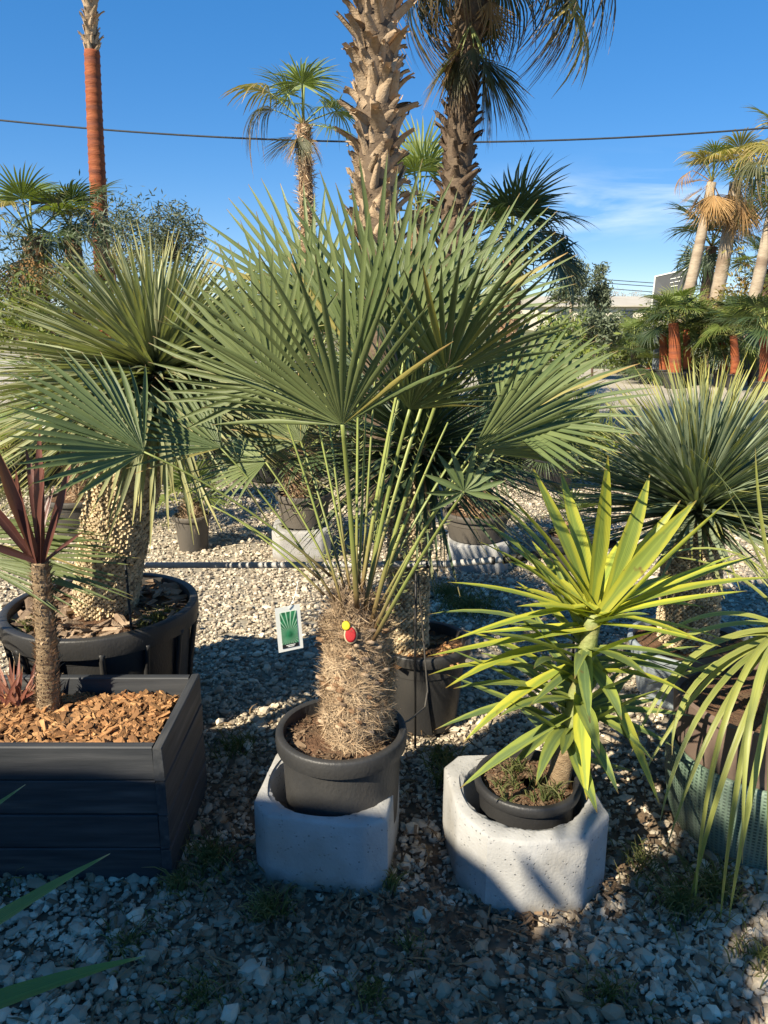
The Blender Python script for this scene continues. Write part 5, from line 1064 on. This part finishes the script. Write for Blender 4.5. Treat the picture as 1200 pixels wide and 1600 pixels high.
# =================================================================== shed added behind the camera, its roofline shaped to shade the foreground
sh = thing('unseen_shade_shed', 'unseen wooden shed with sloping metal roof, added to shade the foreground', 'shed', (-5, -2.6, 0))
SX0, SY1, SY0 = -9.0, -1.0, -4.2
prof = [(-2.25, 2.90), (-2.60, 3.10), (-3.0, 3.18), (-3.4, 3.24), (-9.0, 3.30)]
mb = MB(); n_ = len(prof); V = np.array([(x, y, z) for y in (SY1, SY0) for (x, z) in prof]+[(x, y, 0) for y in (SY1, SY0) for (x, z) in prof])
Q = []
for i in range(n_-1): Q += [(2*n_+i, i, i+1, 2*n_+i+1), (3*n_+i+1, n_+i+1, n_+i, 3*n_+i)]
Q += [(2*n_, 3*n_, n_, 0), (3*n_-1, n_-1, 2*n_-1, 4*n_-1)]
mb.add(V, Q); part('wall', mb.mesh('wall', 'shade_shed_wood', False), sh)
mb = MB(); V = np.array([(x, y, z+dz) for dz in (.003, .06) for y in (SY1+.05, SY0-.05) for (x, z) in prof]); Q = []
for i in range(n_-1): Q += [(i, n_+i, n_+i+1, i+1), (2*n_+i, 2*n_+i+1, 3*n_+i+1, 3*n_+i), (i, i+1, 2*n_+i+1, 2*n_+i), (n_+i, 3*n_+i, 3*n_+i+1, n_+i+1)]
Q += [(0, 2*n_, 3*n_, n_), (n_-1, 2*n_-1, 4*n_-1, 3*n_-1)]; mb.add(V, Q); part('roof', mb.mesh('roof', 'roof_tin', False), sh)
mb = MB(); box(mb, (-5.5, SY1+.002, 0), (-4.5, SY1+.04, 2.1)); part('door', mb.mesh('door', 'bark_dark', False), sh)

# cypress added unseen beside the shed to cast more foreground shade
def dense(name, label, cat, c, rad, n, size, mat):
    t = thing(name, label, cat, (c[0], c[1], 0)); mb = MB(); tube(mb, [(c[0], c[1], 0), (c[0], c[1], c[2])], [.06, .03], 8); part('trunk', mb.mesh('trunk', 'bark_dark'), t)
    mb = MB(); k, sg = 14, 20; V = []
    for i in range(k):
        q = i/(k-1); zz = c[2]-rad[2]+2*rad[2]*q; rr = math.sin(math.pi*(.06+.88*q))**.55
        for j in range(sg):
            a = 2*math.pi*j/sg; f = .86*rr*random.uniform(.9, 1.06); V.append((c[0]+rad[0]*f*math.cos(a), c[1]+rad[1]*f*math.sin(a), zz))
    mb.add(np.array(V), grid_q(k, sg, True)); Pn = np.array(V)
    for i in range(n):
        p = Vector(Pn[random.randrange(len(Pn))])+Vector((random.gauss(0, .05), random.gauss(0, .05), random.gauss(0, .1))); d = Vector((p.x-c[0], p.y-c[1], random.uniform(.2, 1.2))).normalized(); l = size*random.uniform(.6, 1.3)
        strip(mb, [p, p+d*l*.5, p+d*l], [l*.1, l*.16, l*.02], (random.gauss(0, 1), random.gauss(0, 1), 1), .2, random.random())
    part('crown', mb.mesh('crown', mat), t, kind='stuff')
dense('unseen_shade_tree', 'columnar conifer at the corner of the nursery shed', 'tree', (-1.83, -1.05, 1.60), (.26, .26, 1.46), 1500, .14, 'far_dark')
